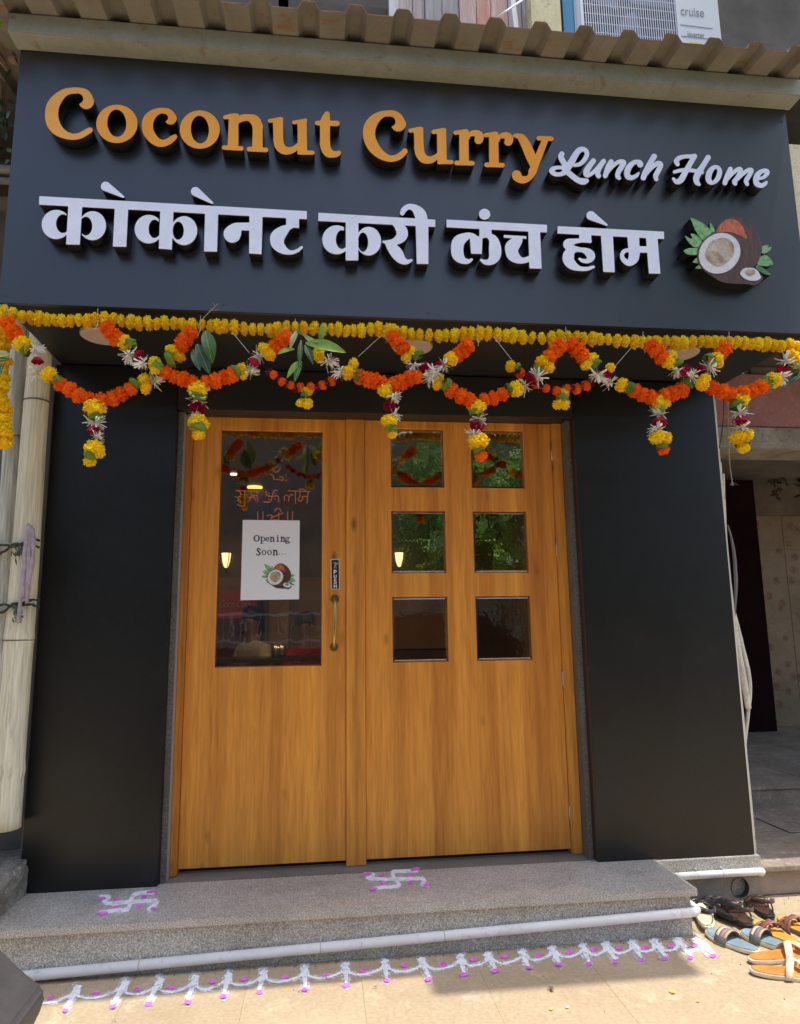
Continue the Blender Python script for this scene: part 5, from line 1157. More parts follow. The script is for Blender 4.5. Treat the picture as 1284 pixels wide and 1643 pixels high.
dots = [Ra.p([q])[0] for q in ((245,180),(460,160),(660,142),(820,132),(1018,105),(1168,92))] + [Rb.p([q])[0] for q in ((168,202),(372,192),(552,172),(743,147),(927,143),(1073,117),(1222,104))] + [Rc.p([q])[0] for q in ((270,172),(430,155),(557,140),(685,130),(820,133),(950,122),(1075,120))]
arcs = []; pv = (Ra.p([(150,200)])[0]); mids = [((a[0]*0.62+c[0]*0.38),(a[1]*0.62+c[1]*0.38)) for a, c in posts]
prev = (posts[0][0][0]-75, mids[0][1]+9)
hw = 1.7
for k, (a, c) in enumerate(posts):
    md = mids[k]; sc_ = 0.92 if k > 11 else 1.0
    P1, P2 = prev, md; dx = P2[0]-P1[0]; dip = 5.2
    arc = ('S', cr([(P1[0],P1[1]-3,hw*0.9),(P1[0]+dx*.28,P1[1]+(P2[1]-P1[1])*.28+dip,hw),(P1[0]+dx*.62,P1[1]+(P2[1]-P1[1])*.62+dip,hw),(P2[0],P2[1]-3,hw*1.1)],6))
    fan = 1.0
    pr = [arc, ('S', cr([(a[0],a[1],4.3*sc_),(md[0],md[1],4.2*sc_),(c[0],c[1]-3,2.3)],4)), ('S',cr([(a[0]-5,a[1]+2,2.0),(a[0]+5,a[1]-1,2.0)],3)), ('S',cr([(a[0]+4,a[1]+3,1.5),(md[0]+8,md[1]+1,1.5)],3)), ('S',cr([(md[0]-8,md[1]+1,1.5),(a[0]-2,a[1]+5,1.8)],3))]
    o = shape_obj('chalk_motif', pr, fl(0.0030+0.0002*(k%2)), 'floor', 0.0006, [RW], rg, h=0.45, rough=0.42)
    shape_obj('chalk_dust', [('S',cr([(a[0],a[1]-2,9),(c[0],c[1]+2,7)],3)), arc[0:1]+(np.array([(q[0],q[1],q[2]*2.6) for q in arc[1]]),)], fl(0.0016+0.0002*(k%2)), 'floor', 0.0004, [RWH], rg, h=0.9, rough=0.3)
    prev = (md[0],md[1]+0.5)
    jx = random.uniform(-1,1)
    shape_obj('magenta_dot', [('E',(c[0]+jx,c[1]+1,5.4*sc_*random.uniform(.8,1.2),3.3*sc_,-5))], fl(0.0048), 'floor', 0.0008, [RM], rg, h=0.5, rough=0.22)
    shape_obj('magenta_dust', [('E',(c[0]+jx+random.uniform(-3,3),c[1]+2,11,6,0))], fl(0.0022+0.0001*(k%2)), 'floor', 0.0004, [RMH], rg, h=1.0, rough=0.4)
for q in dots:
    shape_obj('magenta_dot', [('E',(q[0],q[1],6.6*random.uniform(.8,1.15),3.4,-4))], fl(0.0030), 'floor', 0.0008, [RM], rg, h=0.5, rough=0.25)
def sw(label, crop, lines, pink, small, w):
    p = crop.p([lines[0][0][:2]])[0]; r_ = root('rangoli_swastika', atz(*p,ZT), label, 'rangoli', 'chalk swastika rangoli on the granite step')
    prs = [crop.S(*l_, w=w, k=5) for l_ in lines]
    shape_obj('chalk_lines', prs, fl(ZT+0.002), 'floor', 0.001, [RW], r_, h=0.4, rough=0.24)
    shape_obj('chalk_dust', [('S', np.array([(a[0],a[1],a[2]*1.9) for a in q[1]])) for q in prs], fl(ZT+0.0006), 'floor', 0.0004, [RWH], r_, h=0.8, rough=0.3)
    for (x_,y_,rx,ry) in pink:
        (qx,qy), = crop.p([(x_,y_)]); shape_obj('magenta_dot', [('E',(qx,qy,rx/crop.sc,ry/crop.sc,-8))], fl(ZT+0.0033), 'floor', 0.0007, [RM], r_, h=0.4, rough=0.22)
    for (x_,y_) in small:
        (qx,qy), = crop.p([(x_,y_)]); shape_obj('magenta_dot', [('E',(qx,qy,5,2.6,-8))], fl(ZT+0.0012), 'floor', 0.0005, [RMH if False else RM], r_, h=0.4, rough=0.35)
sw('white chalk swastika rangoli with magenta dots on the step at the left pillar', Crop(0,1350,2.986),
   [[(730,246),(655,252),(630,275),(612,325),(548,333),(485,343)],[(485,268),(520,268),(500,288),(530,300),(612,292),(738,286),(744,302),(715,326)]], [(728,242,26,7),(488,274,20,8),(492,345,26,9),(735,322,16,6)], [(562,280),(688,268),(555,316),(665,312)], 9.5)
sw('white chalk swastika rangoli with magenta dots on the step before the right door', Crop(430,1350,2.986),
   [[(710,142),(640,144),(600,147),(605,175),(628,212),(560,220),(512,226)],[(470,160),(505,160),(480,178),(600,182),(738,180),(742,205),(768,211)]], [(706,134,24,8),(476,158,24,8),(506,228,20,7),(765,208,20,8)], [(545,165),(680,165),(552,202),(680,198)], 8.2)

# ================================================================== FOOTWEAR
def sole_outline(L, Wd, n=28, heel=0.75, asym=0.06):
    P = []
    for i in range(n):
        t = 2*math.pi*i/n; x = math.cos(t)*L/2; s = math.sin(t); u = (x/(L/2)+1)/2   # u 0 heel .. 1 toe
        w = Wd/2*(heel+(1-heel)*min(1,u*1.5))*(1-0.13*math.exp(-((u-.42)/.16)**2)); ss = math.copysign(abs(s)**0.62, s); P.append((x, ss*w+asym*Wd*math.sin(u*math.pi)*(1 if True else 0)))
    return P
def sandal(name, heel_px, toe_px, mats_, style, label, group, flip=1, zt0=0.0, Lmul=1.0, wd=0.095, tilt=0.0):
    H = atz(*heel_px, zt0+0.01); T = atz(*toe_px, zt0+0.01); d = T-H; L = d.length*Lmul; ang = math.atan2(d.y,d.x); c = (H+T)/2
    r_ = root(name, (c.x,c.y,zt0), label, 'footwear', group); r_.rotation_euler = (tilt,0,ang)
    sole, foot, strap = mats_
    def loc(bm_, nm, m_, sm=False, par=None):
        me = bpy.data.meshes.new(nm); me.from_pydata([tuple(v) for v in bm_.v],[],bm_.f); me.update(); return link_mesh(nm, me, m_, par or r_, None, sm)
    P = sole_outline(L, wd, asym=0.06*flip); n = len(P)
    def slab(z0, z1, sc, m_, nm):
        b = MB(); V = []
        for zf, k in ((z0,0.97),(z0+(z1-z0)*.3,1.0),(z1-(z1-z0)*.2,1.0),(z1,0.975)):
            for x, y in P:
                u = (x/(L/2)+1)/2; lift = 0.012*max(0,u-.75)/.25*(1 if style != 'slide' else .6)+0.006*(1-min(1,u*2)); V.append((x*k*sc,y*k*sc,zf+lift))
        F = [tuple(reversed(range(n))), tuple(range(3*n,4*n))]+[(r*n+i,r*n+(i+1)%n,(r+1)*n+(i+1)%n,(r+1)*n+i) for r in range(3) for i in range(n)]
        b.add(V,F); return loc(b, nm, m_, False)
    slab(0.001,0.015,1.0,sole,'sole'); slab(0.0152,0.019,0.94,foot,'footbed')
    def band(u0, u1, h, m_, nm='strap', w0=1.04, thick=0.0025, skew=0.0, lo=0.008, par=None):
        b = MB(); N = 16; V = []
        for off in (0, thick):
            for u, sk in ((u0,0),(u1,0)):
                for i in range(N+1):
                    a = math.pi*i/N; w = wd/2*w0-(thick-off)*0.0; x = (u-.5)*L+skew*math.cos(a)*L*.5
                    V.append((x, math.cos(a)*(w+off)+0.03*wd*flip, lo+0.012*0+math.sin(a)*(h+off)))
        q = N+1; F = []
        for i in range(N): F += [(i,i+1,q+i+1,q+i),(2*q+i,3*q+i,3*q+i+1,2*q+i+1),(i,2*q+i,2*q+i+1,i+1),(q+i,q+i+1,3*q+i+1,3*q+i)]
        F += [(0,q,3*q,2*q),(N,2*q+N,3*q+N,q+N)]
        b.add(V,F); return loc(b, nm, m_, True, par)
    if style == 'slide':
        band(0.47,0.70,0.045,strap[0],thick=0.0015); 
        for k, m_ in enumerate(strap[1:]): band(0.475+0.075*k,0.53+0.075*k,0.0468,m_,'stripe',thick=0.0008)
    elif style == 'cross':
        q_ = 0.06 if foot is OIN else 0.0; band(0.47+q_,0.58+q_,0.05,strap[0],skew=0.22); band(0.57+q_,0.68+q_,0.046,strap[0],skew=-0.2); band(0.74,0.79,0.03,strap[-1],skew=0.05)
        b = MB(); b.tube([((0.78-.5)*L,0.01,0.02),((0.80-.5)*L,0.01,0.035),((0.74-.5)*L,0.01,0.042)],0.006,8); loc(b,'toe_loop',strap[-1],True)
    elif style == 'strappy':
        for u, h, sk in ((0.66,0.045,0.12),(0.56,0.055,-0.12),(0.44,0.062,0.06)): band(u,u+0.06,h,strap[0],skew=sk)
        b = MB(); pts = [((u-.5)*L, wd*.45*s_, z) for u, s_, z in ((0.42,1,0.05),(0.25,.95,0.065),(0.10,.7,0.075),(0.02,0,0.078),(0.10,-.7,0.075),(0.25,-.95,0.065),(0.42,-1,0.05))]
        V = []; q = cr(pts,5); 
        for p in q: V += [(p[0],p[1],p[2]-0.009),(p[0],p[1],p[2]+0.009)]
        V2 = [(x,y*1.05,z) for x,y,z in V]; m2 = len(V); F = [(2*i,2*i+2,2*i+3,2*i+1) for i in range(len(q)-1)]+[(m2+2*i,m2+2*i+1,m2+2*i+3,m2+2*i+2) for i in range(len(q)-1)]+[(2*i+1,2*i+3,m2+2*i+3,m2+2*i+1) for i in range(len(q)-1)]
        b.add(V+V2,F); loc(b,'heel_strap',strap[0],True)
        b = MB(); b.obox(((0.42-.5)*L,-wd*.53,0.05),Vector((.016,0,0)),Vector((0,.004,0)),Vector((0,0,.02))); loc(b,'buckle',mat('buckle',(0.5,0.48,0.42),0.3,1.0))
    elif style == 'thong':
        for s_ in (1,-1):
            pts = cr([((0.74-.5)*L,0.01,0.022),((0.66-.5)*L,0.02*s_,0.042),((0.52-.5)*L,wd*.40*s_,0.036),((0.40-.5)*L,wd*.47*s_,0.014)],5); b = MB(); b.tube([Vector(p) for p in pts],[0.006]*3+[0.009]*(len(pts)-3),8); loc(b,'strap',strap[0],True)
        band(0.44,0.60,0.05,strap[-1])
    return r_
LB = mottled('black leather',(0.014,0.013,0.015),(0.035,0.033,0.036),30,0.4,0.2,0.1,200); LBR = mottled('dark brown leather',(0.045,0.022,0.016),(0.10,0.05,0.035),20,0.35,0.2,0.1,200); LRD = mottled('reddish brown leather',(0.24,0.085,0.06),(0.36,0.15,0.11),20,0.4,0.2,0.1,200)
RUB = mat('black rubber',(0.02,0.02,0.02),0.7); OIN = mottled('orange footbed',(0.62,0.19,0.03),(0.74,0.27,0.06),25,0.55,0.2,0.08,150); BLU = mottled('grey blue footbed',(0.16,0.24,0.28),(0.25,0.34,0.38),25,0.6,0.2,0.08,150); NAV = mat('navy patch',(0.05,0.07,0.11),0.6)
CRS = mottled('cream rubber sole',(0.62,0.54,0.36),(0.74,0.66,0.48),25,0.7); CRP = mottled('cream strap',(0.62,0.52,0.34),(0.75,0.66,0.47),40,0.5); PNK = mat('dusty pink stripe',(0.42,0.22,0.24),0.6); GRYS = mat('grey sole',(0.16,0.15,0.14),0.7); YLS = mottled('amber footbed',(0.62,0.27,0.03),(0.78,0.38,0.06),25,0.5); PUR = mat('mauve stripe',(0.24,0.17,0.27),0.6); SND = mat('sand stripe',(0.50,0.38,0.20),0.6)
F_ = Crop(1100,1400,6.76)
def fp(x,y): return F_.p([(x,y)])[0]
sandal('sandal', fp(560,540), fp(180,300), (RUB,LB,[LB]), 'strappy', 'black strappy sandal leaning nearest the corner of the step', 'pair of black sandals', 1, tilt=0.25)
sandal('sandal', fp(250,620), fp(130,330), (CRS,CRS,[LB]), 'strappy', 'black strapped sandal with a pale footbed half hidden behind the pipe elbow', 'pair of black sandals', -1)
sandal('sandal', fp(700,600), fp(460,330), (RUB,LBR,[LBR]), 'strappy', 'dark brown strappy sandal below the drain opening', 'pair of dark brown sandals', 1)
sandal('sandal', fp(930,500), fp(690,300), (RUB,LBR,[LBR]), 'strappy', 'dark brown strappy sandal farthest from the step', 'pair of dark brown sandals', -1)
sandal('sandal', fp(1225,800), fp(760,560), (GRYS,YLS,[LRD,LRD]), 'cross', 'reddish brown cross strap sandal with amber footbed just behind the blue slides', 'pair of amber cross strap sandals', 1)
sandal('sandal', fp(1420,720), fp(1030,520), (GRYS,YLS,[LRD,LRD]), 'cross', 'reddish brown cross strap sandal cut by the right edge of the picture', 'pair of amber cross strap sandals', -1)
s1 = sandal('slide_sandal', fp(800,885), fp(240,640), (CRS,BLU,[GRYS,SND,PNK,CRP]), 'slide', 'grey blue slide with cream sole and striped strap, nearest the step', 'pair of grey blue slides', 1)
s2 = sandal('slide_sandal', fp(1130,850), fp(610,650), (CRS,BLU,[GRYS,SND,PUR,CRP]), 'slide', 'grey blue slide with striped strap lying between its twin and the amber sandals', 'pair of grey blue slides', -1)
sandal('sandal', fp(690,965), fp(1420,870), (CRS,OIN,[CRP,CRP]), 'cross', 'bright orange sandal with cream loop straps touching the blue slide', 'pair of bright orange sandals', 1)
sandal('sandal', fp(700,1075), fp(1480,1105), (CRS,OIN,[CRP,PNK]), 'cross', 'bright orange sandal with cream strap, nearest the viewer', 'pair of bright orange sandals', -1)
# scraps on the ground
def scrap(name, px, py, col, size, label, cat, n=3):
    c = atz(px,py,0.004); r_ = root(name, c, label, cat); b = MB()
    for k in range(n):
        a = random.uniform(0,6.28); d = Vector((math.cos(a),math.sin(a)*.8,random.uniform(.1,.4)))*size; leafmesh(b, c+Vector((random.uniform(-.004,.004),random.uniform(-.004,.004),0.001)), c+d, size*.6, (0,0,1), .15, 4)
    b.build('petal', col, r_)
PYL = mat('fallen yellow petal',(0.80,0.60,0.03),0.6); PWH = mat('fallen white petal',(0.75,0.72,0.60),0.6); DRY = mottled('dry brown leaf',(0.12,0.06,0.03),(0.25,0.15,0.08),40,0.8)
for i, (nm, px, py, c, s_, lb, ct, n) in enumerate((('fallen_petal',1080,1592,PYL,0.016,'yellow marigold petals fallen on the sunlit ground below the rangoli end','petal',4),('fallen_petal',1120,1606,PYL,0.010,'tiny yellow petal nearest the sandals','petal',3),('fallen_petal',912,1618,PWH,0.014,'white petal on the sunlit ground','petal',2),
   ('dry_leaf',884,1588,DRY,0.018,'crumpled dry brown leaf at the edge of the shade','leaf',5),('fallen_petal',603,1585,DRY,0.009,'small dark red scrap on the sunlit ground','petal',2),('fallen_petal',853,1565,PYL,0.006,'tiny yellow petal in the shade','petal',2),('fallen_petal',773,1531,PYL,0.005,'tiny yellow petal beside a rangoli motif','petal',2),('fallen_petal',885,1620,PYL,0.012,'pale yellow petal lying left of the white petal','petal',2))):
    scrap(nm, px, py, c, s_, lb, ct, n)

# grit and litter along the foot of the step
b = MB(); rr = random.Random(3)
for k in range(420):
    if k < 260: x_, y_ = rr.uniform(-1.25,1.6), -0.487-abs(rr.gauss(0,0.018))
    elif k < 340: x_, y_ = rr.uniform(1.6,2.9), -0.14-abs(rr.gauss(0,0.05))
    else: x_, y_ = rr.uniform(-1.2,2.6), rr.uniform(-1.5,-0.55)
    s_ = rr.uniform(.0012,.0042)*(1 if k < 340 else .8); c = Vector((x_,y_,s_*.4)); a_ = rr.uniform(0,3.1)
    b.obox(c, Vector((math.cos(a_)*s_*1.6,math.sin(a_)*s_*1.6,0)), Vector((-math.sin(a_)*s_,math.cos(a_)*s_,0)), Vector((0,0,s_)))
tag(b.build('grit', mottled('grit',(0.16,0.13,0.10),(0.42,0.36,0.28),60,0.9)), kind='stuff')
b = MB(); q = [atz(*p_,0.1292) for p_ in ((1214,1313),(1232,1321),(1248,1328),(1262,1334),(1269,1337),(1284,1336),(1300,1335))]
b.tube([v+Vector((0,0,0)) for v in q],[0.0022,0.003,0.004,0.0045,0.004,0.003,0.003],5); b.build('crack', mat('crack dirt',(0.03,0.025,0.02),0.95), ns_)

# parked two-wheeler: only its dark seat corner shows at the lower left
SC_M = mottled('dark grey seat vinyl',(0.035,0.035,0.038),(0.055,0.054,0.056),8,0.55,0.1,0.05,90,0.4)
YS = -1.55
so = root('parked_scooter', at(-40,1640,YS), 'dark grey seat of a parked scooter cut by the lower left corner', 'scooter')
def prism(px_pts, Y0, Y1, name, m_, bev=0.012):
    A = [at(x_,y_,Y0) for x_,y_ in px_pts]; n = len(A); b = MB(); V = [tuple(v) for v in A]+[(v.x,Y1,v.z) for v in A]
    b.add(V,[tuple(range(n)),tuple(reversed(range(n,2*n)))]+[(i,n+i,n+(i+1)%n,(i+1)%n) for i in range(n)])
    me = bpy.data.meshes.new(name); w = wloc(so); me.from_pydata([tuple(Vector(v)-w) for v in b.v],[],b.f)
    bm = bmesh.new(); bm.from_mesh(me); bmesh.ops.recalc_face_normals(bm,faces=bm.faces[:]); bmesh.ops.bevel(bm,geom=[e for e in bm.edges],offset=bev,segments=3,affect='EDGES',clamp_overlap=True); bm.to_mesh(me); bm.free()
    return link_mesh(name, me, m_, so, None, False)
prism([(-330,1500),(-60,1500),(-3,1516),(38,1556),(70,1581),(75,1592),(70,1612),(52,1650),(40,1700),(-330,1700)], YS, YS-0.30, 'seat', SC_M)
prism([(-340,1705),(20,1705),(-30,1900),(-340,1900)], YS-0.02, YS-0.27, 'body', mat('scooter body',(0.05,0.05,0.055),0.3), 0.02)
b = MB(); wc = at(-250,1900,YS-0.15); b.tube([(wc.x,YS-0.20,0.22),(wc.x,YS-0.10,0.22)],0.22,28); b.build('wheel', RUB, so, bevel=0.02)

# ================================================================== INTERIOR
ir = root('restaurant_interior', (0.3,2.5,0.19), 'dim restaurant interior seen through the door glass', 'interior')
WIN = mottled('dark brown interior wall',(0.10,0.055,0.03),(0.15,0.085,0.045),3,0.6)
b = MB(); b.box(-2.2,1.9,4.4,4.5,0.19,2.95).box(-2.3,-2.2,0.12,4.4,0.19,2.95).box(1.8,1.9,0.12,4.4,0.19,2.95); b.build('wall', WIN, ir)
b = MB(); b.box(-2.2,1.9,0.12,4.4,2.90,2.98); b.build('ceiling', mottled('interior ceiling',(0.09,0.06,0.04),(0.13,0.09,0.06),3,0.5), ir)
b = MB(); b.box(-0.66,1.25,0.045,0.075,ZT-0.02,ZD+0.012); b.build('light_leak_block', BLACKM, ir)  # added strip that stops interior light leaking under the doors
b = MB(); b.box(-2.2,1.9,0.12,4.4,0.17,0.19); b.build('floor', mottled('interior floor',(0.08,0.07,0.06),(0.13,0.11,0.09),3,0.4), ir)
b = MB(); b.box(-2.19,1.79,4.36,4.395,1.05,1.86); b.build('lamplit_band', mottled('painted lamplight band',(0.30,0.17,0.07),(0.36,0.21,0.09),3,0.6), ir)  # lamplight on the back wall, painted as a warmer band
p = at(448,1000,3.9); b = MB(); b.box(p.x-0.10,p.x+0.10,3.85,4.05,0.19,2.9); b.build('post', mat('interior post',(0.35,0.2,0.09),0.5), ir)
def emi(name, c, s):
    m_ = bpy.data.materials.new(name); m_.use_nodes = True; t = m_.node_tree; t.nodes.clear(); e = t.nodes.new('ShaderNodeEmission'); e.inputs[0].default_value = (*c,1); e.inputs[1].default_value = s; o = t.nodes.new('ShaderNodeOutputMaterial'); t.links.new(e.outputs[0],o.inputs[0]); return m_
def sconce(px, py, lb):
    p = at(px,py,4.2); r_ = root('wall_lamp', p, lb, 'lamp', 'lit wall lamps inside the restaurant')
    b = MB(); b.tube([p+Vector((0,0,0.085)),p+Vector((0,0,0.07)),p+Vector((0,0,0.0)),p+Vector((0,0,-0.06)),p+Vector((0,0,-0.075))],[0.052,0.05,0.042,0.024,0.012],16); b.build('glass_shade', emi('lit lamp glass',(1.0,0.72,0.36),1.1), r_, smooth=True)
    b = MB(); b.tube([p+Vector((0,0,-0.07)),p+Vector((0,0.02,-0.12)),p+Vector((0,0.14,-0.12))],0.012,8); b.build('arm', BRD, r_, smooth=True)
    for k in range(4):
        a = k*math.pi/2+.5; b = MB(); b.tube([p+Vector((0.085*math.cos(a),0.085*math.sin(a),0.085)),p+Vector((0.07*math.cos(a),0.07*math.sin(a),0)),p+Vector((0.03*math.cos(a),0.03*math.sin(a),-.07))],0.004,5); b.build('rib', BRD, r_)
sconce(363,900,'lit wall lamp seen through the left door glass'); sconce(641,899,'lit wall lamp seen through the middle left pane of the right door')
p = atz(409,783,2.885); r_ = root('ceiling_or_fill_lamp', p, 'lit yellow ceiling lamp inside behind the painted lettering', 'lamp')
b = MB(); b.disc(p,0.085,24,'z',0.014); b.build('lamp_cover', emi('lit ceiling lamp',(1.0,0.58,0.10),1.6), r_)
p = atz(375,762,2.885); r_ = root('ceiling_or_fill_lamp', p, 'small white lit ceiling spot inside at the upper left of the glass', 'lamp')
b = MB(); b.disc(p,0.035,24,'z',0.014); b.build('lamp_cover', emi('lit ceiling spot',(1.0,0.9,0.75),1.2), r_)
for k, (lx, ly) in enumerate(((-0.9,0.7),(0.95,0.7))):  # unseen fill lamps, added to brighten the interior
    r_ = root('ceiling_or_fill_lamp', (lx,ly,2.885), ('added unseen fill lamp just inside the left door', 'added unseen fill lamp just inside the right door')[k], 'lamp', 'added fill lamps inside')
    b = MB(); b.disc((lx,ly,2.885),0.10,24,'z',0.014); b.build('lamp_cover', emi('fill lamp glow',(1.0,0.78,0.5),9), r_)
    la = bpy.data.lights.new('fill_light','AREA'); la.shape = 'DISK'; la.size = 0.2; la.energy = 9; la.color = (1.0,0.72,0.42); lo_ = bpy.data.objects.new('fill_light', la); COL.objects.link(lo_); lo_.parent = r_; lo_.location = (0,0,-0.01)
# drinks cooler
a = at(350,948,3.75); c = at(412,948,3.75); z1_ = a.z
co_ = root('drinks_cooler', ((a.x+c.x)/2-.2,3.9,0.19), 'red drinks cooler with white script lettering inside the restaurant', 'drinks cooler')
CR = mat('cooler red',(0.55,0.02,0.02),0.4); b = MB(); b.box(a.x-0.35,c.x,3.75,4.3,0.19,z1_); b.build('cabinet', CR, co_, bevel=0.02)
b = MB(); b.box(a.x-0.31,c.x-0.05,3.735,3.749,0.4,z1_-0.28); b.build('door', mat('cooler glass',(0.12,0.02,0.02),0.15), co_, bevel=0.005)
text('Coca-Cola', at(352,975,3.73), at(401,963,3.73), 3.729, mat('cooler lettering',(0.55,0.40,0.38),0.5), co_, 'lettering', 0.35)
# people seated inside
SKIN = mat('skin',(0.22,0.11,0.065),0.5,spec=0.4); HAIR = mat('black hair',(0.01,0.009,0.008),0.5)
def skin_body(name, nodes, edges, m_, par, sub=2):
    me = bpy.data.meshes.new(name); me.from_pydata([n[:3] for n in nodes],[],edges); o = bpy.data.objects.new(name,me); COL.objects.link(o)
    md = o.modifiers.new('s','SKIN'); md.use_smooth_shade = True
    for i, n in enumerate(nodes):
        sv = me.skin_vertices[0].data[i]; sv.radius = (n[3], n[4] if len(n) > 4 else n[3]); sv.use_root = (i == 0)
    o.modifiers.new('u','SUBSURF').levels = sub; o.modifiers['u'].render_levels = sub
    dg = bpy.context.evaluated_depsgraph_get(); m2 = bpy.data.meshes.new_from_object(o.evaluated_get(dg)); bpy.data.objects.remove(o)
    m2.materials.clear(); return link_mesh(name, m2, m_, par, None, True)
def person(px, py, Y, shirt, label, turn, group='people seated inside'):
    h = at(px,py,Y); g_ = h.z-1.20      # head centre of a seated adult is 1.2 m above the floor
    r_ = root('person', (h.x,Y,0.19), label, 'person', group); r_.rotation_euler = (0,0,turn)
    hz = h.z-0.19
    nod = [(0,0.05,hz-0.66,0.15,0.12),(0,0.03,hz-0.42,0.15,0.11),(0,0,hz-0.28,0.10,0.08),(0,-0.01,hz-0.17,0.052),(0,-0.02,hz-0.08,0.05),(0,-0.03,hz,0.088,0.095),(0,-0.03,hz+0.06,0.075,0.085)]
    ed = [(0,1),(1,2),(2,3),(3,4),(4,5),(5,6)]
    for s_ in (1,-1):
        b0 = len(nod); nod += [(0.17*s_,0,hz-0.25,0.06),(0.24*s_,-0.05,hz-0.45,0.05),(0.20*s_,-0.22,hz-0.52,0.04),(0.12*s_,-0.36,hz-0.50,0.03)]; ed += [(2,b0),(b0,b0+1),(b0+1,b0+2),(b0+2,b0+3)]
        b0 = len(nod); nod += [(0.10*s_,0.02,hz-0.72,0.09),(0.13*s_,-0.38,hz-0.72,0.07),(0.13*s_,-0.40,hz-1.08,0.05),(0.13*s_,-0.52,0.04,0.035)]; ed += [(0,b0),(b0,b0+1),(b0+1,b0+2),(b0+2,b0+3)]
    skin_body('body', nod, ed, SKIN, r_)
    nod2 = [(0,0.05,hz-0.68,0.165,0.135),(0,0.03,hz-0.42,0.165,0.125),(0,0,hz-0.25,0.15,0.11),(0,0,hz-0.16,0.07,0.065)]; ed2 = [(0,1),(1,2),(2,3)]
    for s_ in (1,-1):
        b0 = len(nod2); nod2 += [(0.17*s_,0,hz-0.25,0.075),(0.235*s_,-0.04,hz-0.40,0.068)]; ed2 += [(2,b0),(b0,b0+1)]
    skin_body('shirt', nod2, ed2, shirt, r_)
    bm = bmesh.new(); bmesh.ops.create_icosphere(bm, subdivisions=3, radius=1)
    for v in bm.verts: v.co = Vector((v.co.x*0.091, -0.010+v.co.y*0.108, hz+0.045+max(-0.35,v.co.z)*0.10+ (0.02 if v.co.y < -0.4 else 0)))
    me = bpy.data.meshes.new('hair'); bm.to_mesh(me); bm.free(); link_mesh('hair', me, HAIR, r_, None, True)
    def lo(nm, vs_, fs_, m_): 
        me = bpy.data.meshes.new(nm); me.from_pydata(vs_,[],fs_); link_mesh(nm, me, m_, r_, None, False)
    y0 = -0.125
    lo('nose', [(-0.014,y0,hz-0.015),(0.014,y0,hz-0.015),(0,y0-0.025,hz-0.012),(0,y0+0.004,hz+0.03)], [(0,1,2),(0,2,3),(1,3,2)], SKIN)
    for s_ in (1,-1): lo('eye', [(s_*0.032-0.012,y0+0.005,hz+0.018),(s_*0.032+0.012,y0+0.005,hz+0.018),(s_*0.032+0.010,y0+0.004,hz+0.028),(s_*0.032-0.010,y0+0.004,hz+0.028)], [(0,1,2,3)], HAIR)
    lo('mouth', [(-0.022,y0+0.004,hz-0.045),(0.022,y0+0.004,hz-0.045),(0.018,y0+0.002,hz-0.037),(-0.018,y0+0.002,hz-0.037)], [(0,1,2,3)], mat('lips',(0.18,0.06,0.05),0.5))
    return r_
CS = mottled('cream cotton shirt',(0.42,0.38,0.24),(0.52,0.47,0.32),20,0.8); RS = mottled('dark red shirt',(0.30,0.012,0.03),(0.42,0.03,0.06),20,0.8)
person(408,998,3.0,CS,'person in a cream shirt sitting at a table inside behind the left door glass',-0.9)
person(488,1006,3.2,RS,'person in a dark red shirt sitting inside at the right of the left door glass',0.7)
tz = at(430,1056,2.4).z; tb_ = root('dining_table', (at(430,1062,2.6).x,2.6,0.19), 'dark dining table with steel tumblers inside the restaurant', 'table')
b = MB(); xq = at(430,1062,2.6).x; b.box(xq-0.6,xq+0.65,2.3,2.85,tz-0.03,tz); b.build('tabletop', mat('dark table',(0.04,0.025,0.02),0.3), tb_, bevel=0.005)
for dx in (-.45,.5):
    for dy in (2.34,2.80): b = MB(); b.box(xq+dx-.02,xq+dx+.02,dy-.02,dy+.02,0.19,tz-.031); b.build('leg', BLACKM, tb_)
for px, lb in ((442,'steel tumbler on the table, left one'),(452,'steel tumbler on the table, right one')):
    p = at(px,1050,2.45); b = MB(); b.tube([(p.x,2.45,tz),(p.x,2.45,tz+0.12)],[0.032,0.038],14); o = b.build('tumbler', mat('steel',(0.6,0.6,0.58),0.25,0.9), None, smooth=True); tag(o, lb, 'tumbler')

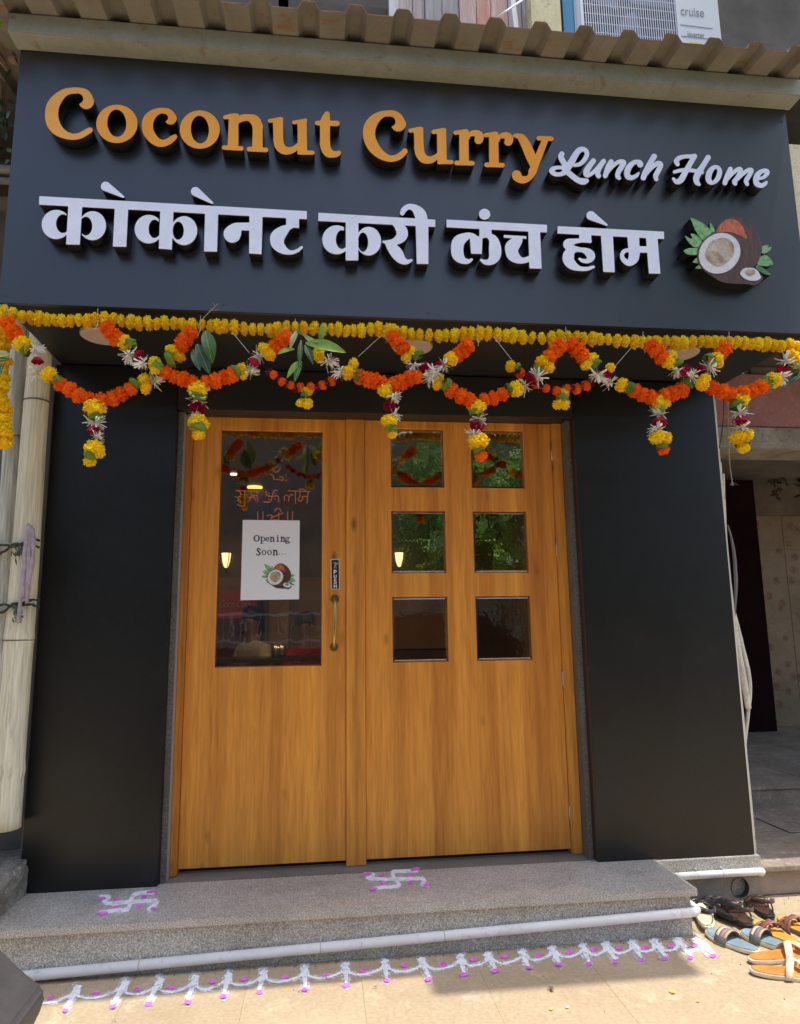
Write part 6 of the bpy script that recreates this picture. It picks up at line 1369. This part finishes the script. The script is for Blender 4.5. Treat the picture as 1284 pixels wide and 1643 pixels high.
# ================================================================== ACROSS THE STREET (seen in the glass and the glossy cladding)
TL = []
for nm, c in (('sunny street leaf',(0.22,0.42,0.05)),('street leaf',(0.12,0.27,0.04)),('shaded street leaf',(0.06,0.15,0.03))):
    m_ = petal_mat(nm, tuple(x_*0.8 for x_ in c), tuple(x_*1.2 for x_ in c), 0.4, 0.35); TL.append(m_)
def tree(x, y, h, cr_, n, label, seed, lsz=0.16):
    r = random.Random(seed); rt = root('tree', (x,y,0), label, 'tree', 'trees across the street')
    b = MB(); b.tube([(x,y,0),(x+.08,y,h*.3),(x-.05,y+.05,h*.55),(x+.1,y,h*.8)],[0.17,0.14,0.10,0.05],10)
    tips = []
    for k in range(7):
        a = r.uniform(0,6.28); z0 = h*r.uniform(.35,.6); e = Vector((x+math.cos(a)*cr_*.7,y+math.sin(a)*cr_*.7,h*r.uniform(.55,.95))); b.tube([(x,y,z0),((x+e.x)/2,(y+e.y)/2,(z0+e.z)/2+.15),e],[0.06,0.04,0.015],7); tips.append(e)
    b.build('trunk', mottled('bark',(0.10,0.075,0.05),(0.17,0.13,0.09),12,0.9), rt, smooth=True)
    for m_i in range(3):
        b = MB()
        for k in range(n//3):
            c = Vector(r.choice(tips))+Vector((r.gauss(0,.42),r.gauss(0,.42),r.gauss(0,.36)))*cr_*.55; d = Vector((r.gauss(0,1),r.gauss(0,1),r.gauss(-.4,.8))).normalized()*lsz*r.uniform(.6,1.3)
            leafmesh(b, c, c+d, lsz*.55, (r.gauss(0,.6),r.gauss(0,.6),1), .1, 2)
        b.build('crown', TL[m_i], rt)
tree(2.7,-9.2,4.6,1.7,3600,'leafy tree across the street behind the viewer',1); tree(3.5,-9.6,5.2,2.0,3600,'broad leaved tree across the street to the right',2); tree(-5.4,-9.4,5.6,2.0,3000,'dark leafy tree across the street to the left',3)
tree(5.6,-9.6,4.0,1.8,2200,'low bushy tree behind the railing across the street',6,0.2); tree(8.2,-8.5,10.5,3.0,3000,'tall tree added far to the right to darken the sign reflection',5,0.3); tree(1.75,-5.6,3.3,0.75,520,'young tree with large round leaves by the kerb behind the viewer',4,0.30); tree(2.9,-6.0,3.6,0.9,520,'second young tree with large round leaves by the kerb',7,0.28)  # the tall tree is added to darken the sign's right-hand reflection
fw = root('compound_wall', (0,-10.8,0), 'low wall with an iron railing across the street', 'wall')
b = MB(); b.box(-14,14,-10.9,-10.7,0,0.9); b.build('wall', mottled('compound wall',(0.045,0.035,0.028),(0.08,0.06,0.045),2,0.85), fw)
b = MB(); b.box(-14,14,-10.82,-10.78,1.55,1.6).box(-14,14,-10.82,-10.78,1.0,1.04)
for k in range(160): b.box(-14+k*.175,-13.98+k*.175,-10.81,-10.79,.9,1.6)
b.build('railing', mat('railing',(0.3,0.3,0.28),0.5), fw)
bb = root('far_building', (0,-18,0), 'brown four storey building across the street', 'building')
b = MB(); b.box(-16,16,-22,-18,0,7.5); b.build('wall', mottled('far wall',(0.12,0.085,0.055),(0.18,0.135,0.09),1,0.85), bb)
for i in range(10):
    for j in range(2):
        f = MB().box(-14+i*2.9,-12.8+i*2.9,-18.0,-17.95,1.2+j*3.1,2.6+j*3.1).build('window', mat('window dark',(0.05,0.06,0.07),0.2), bb)
car = root('parked_car', (1.7,-7.2,0), 'dark parked car across the road behind the viewer', 'car')
b = MB(); prof = [(-2.0,.35),(-2.0,.75),(-1.75,.9),(-1.2,.98),(-.6,1.42),(.6,1.45),(1.25,1.0),(1.95,.9),(2.05,.6),(2.05,.35)]; n = len(prof)
V = [(1.7+x_,-7.2-.8,z_) for x_,z_ in prof]+[(1.7+x_,-7.2+.8,z_) for x_,z_ in prof]
b.add(V,[tuple(range(n)),tuple(reversed(range(n,2*n)))]+[(i,(i+1)%n,n+(i+1)%n,n+i) for i in range(n)]); b.build('body', mat('car paint dark',(0.03,0.03,0.04),0.2,0.3,coat=0.6), car, bevel=0.05)
b = MB(); b.add([(1.7-1.05,-6.397,1.0),(1.7+1.05,-6.397,1.02),(1.7+.55,-6.397,1.37),(1.7-.55,-6.397,1.35)],[(0,1,2,3)]); b.build('window', mat('car glass',(0.02,0.02,0.02),0.05), car)
for dx in (-1.25,1.3):
    for dy in (-.8,.8): b = MB(); b.tube([(1.7+dx,-7.2+dy-.1,.32),(1.7+dx,-7.2+dy+.1,.32)],.32,24); b.build('wheel', RUB, car, bevel=.02)

SC.render.engine = 'CYCLES'
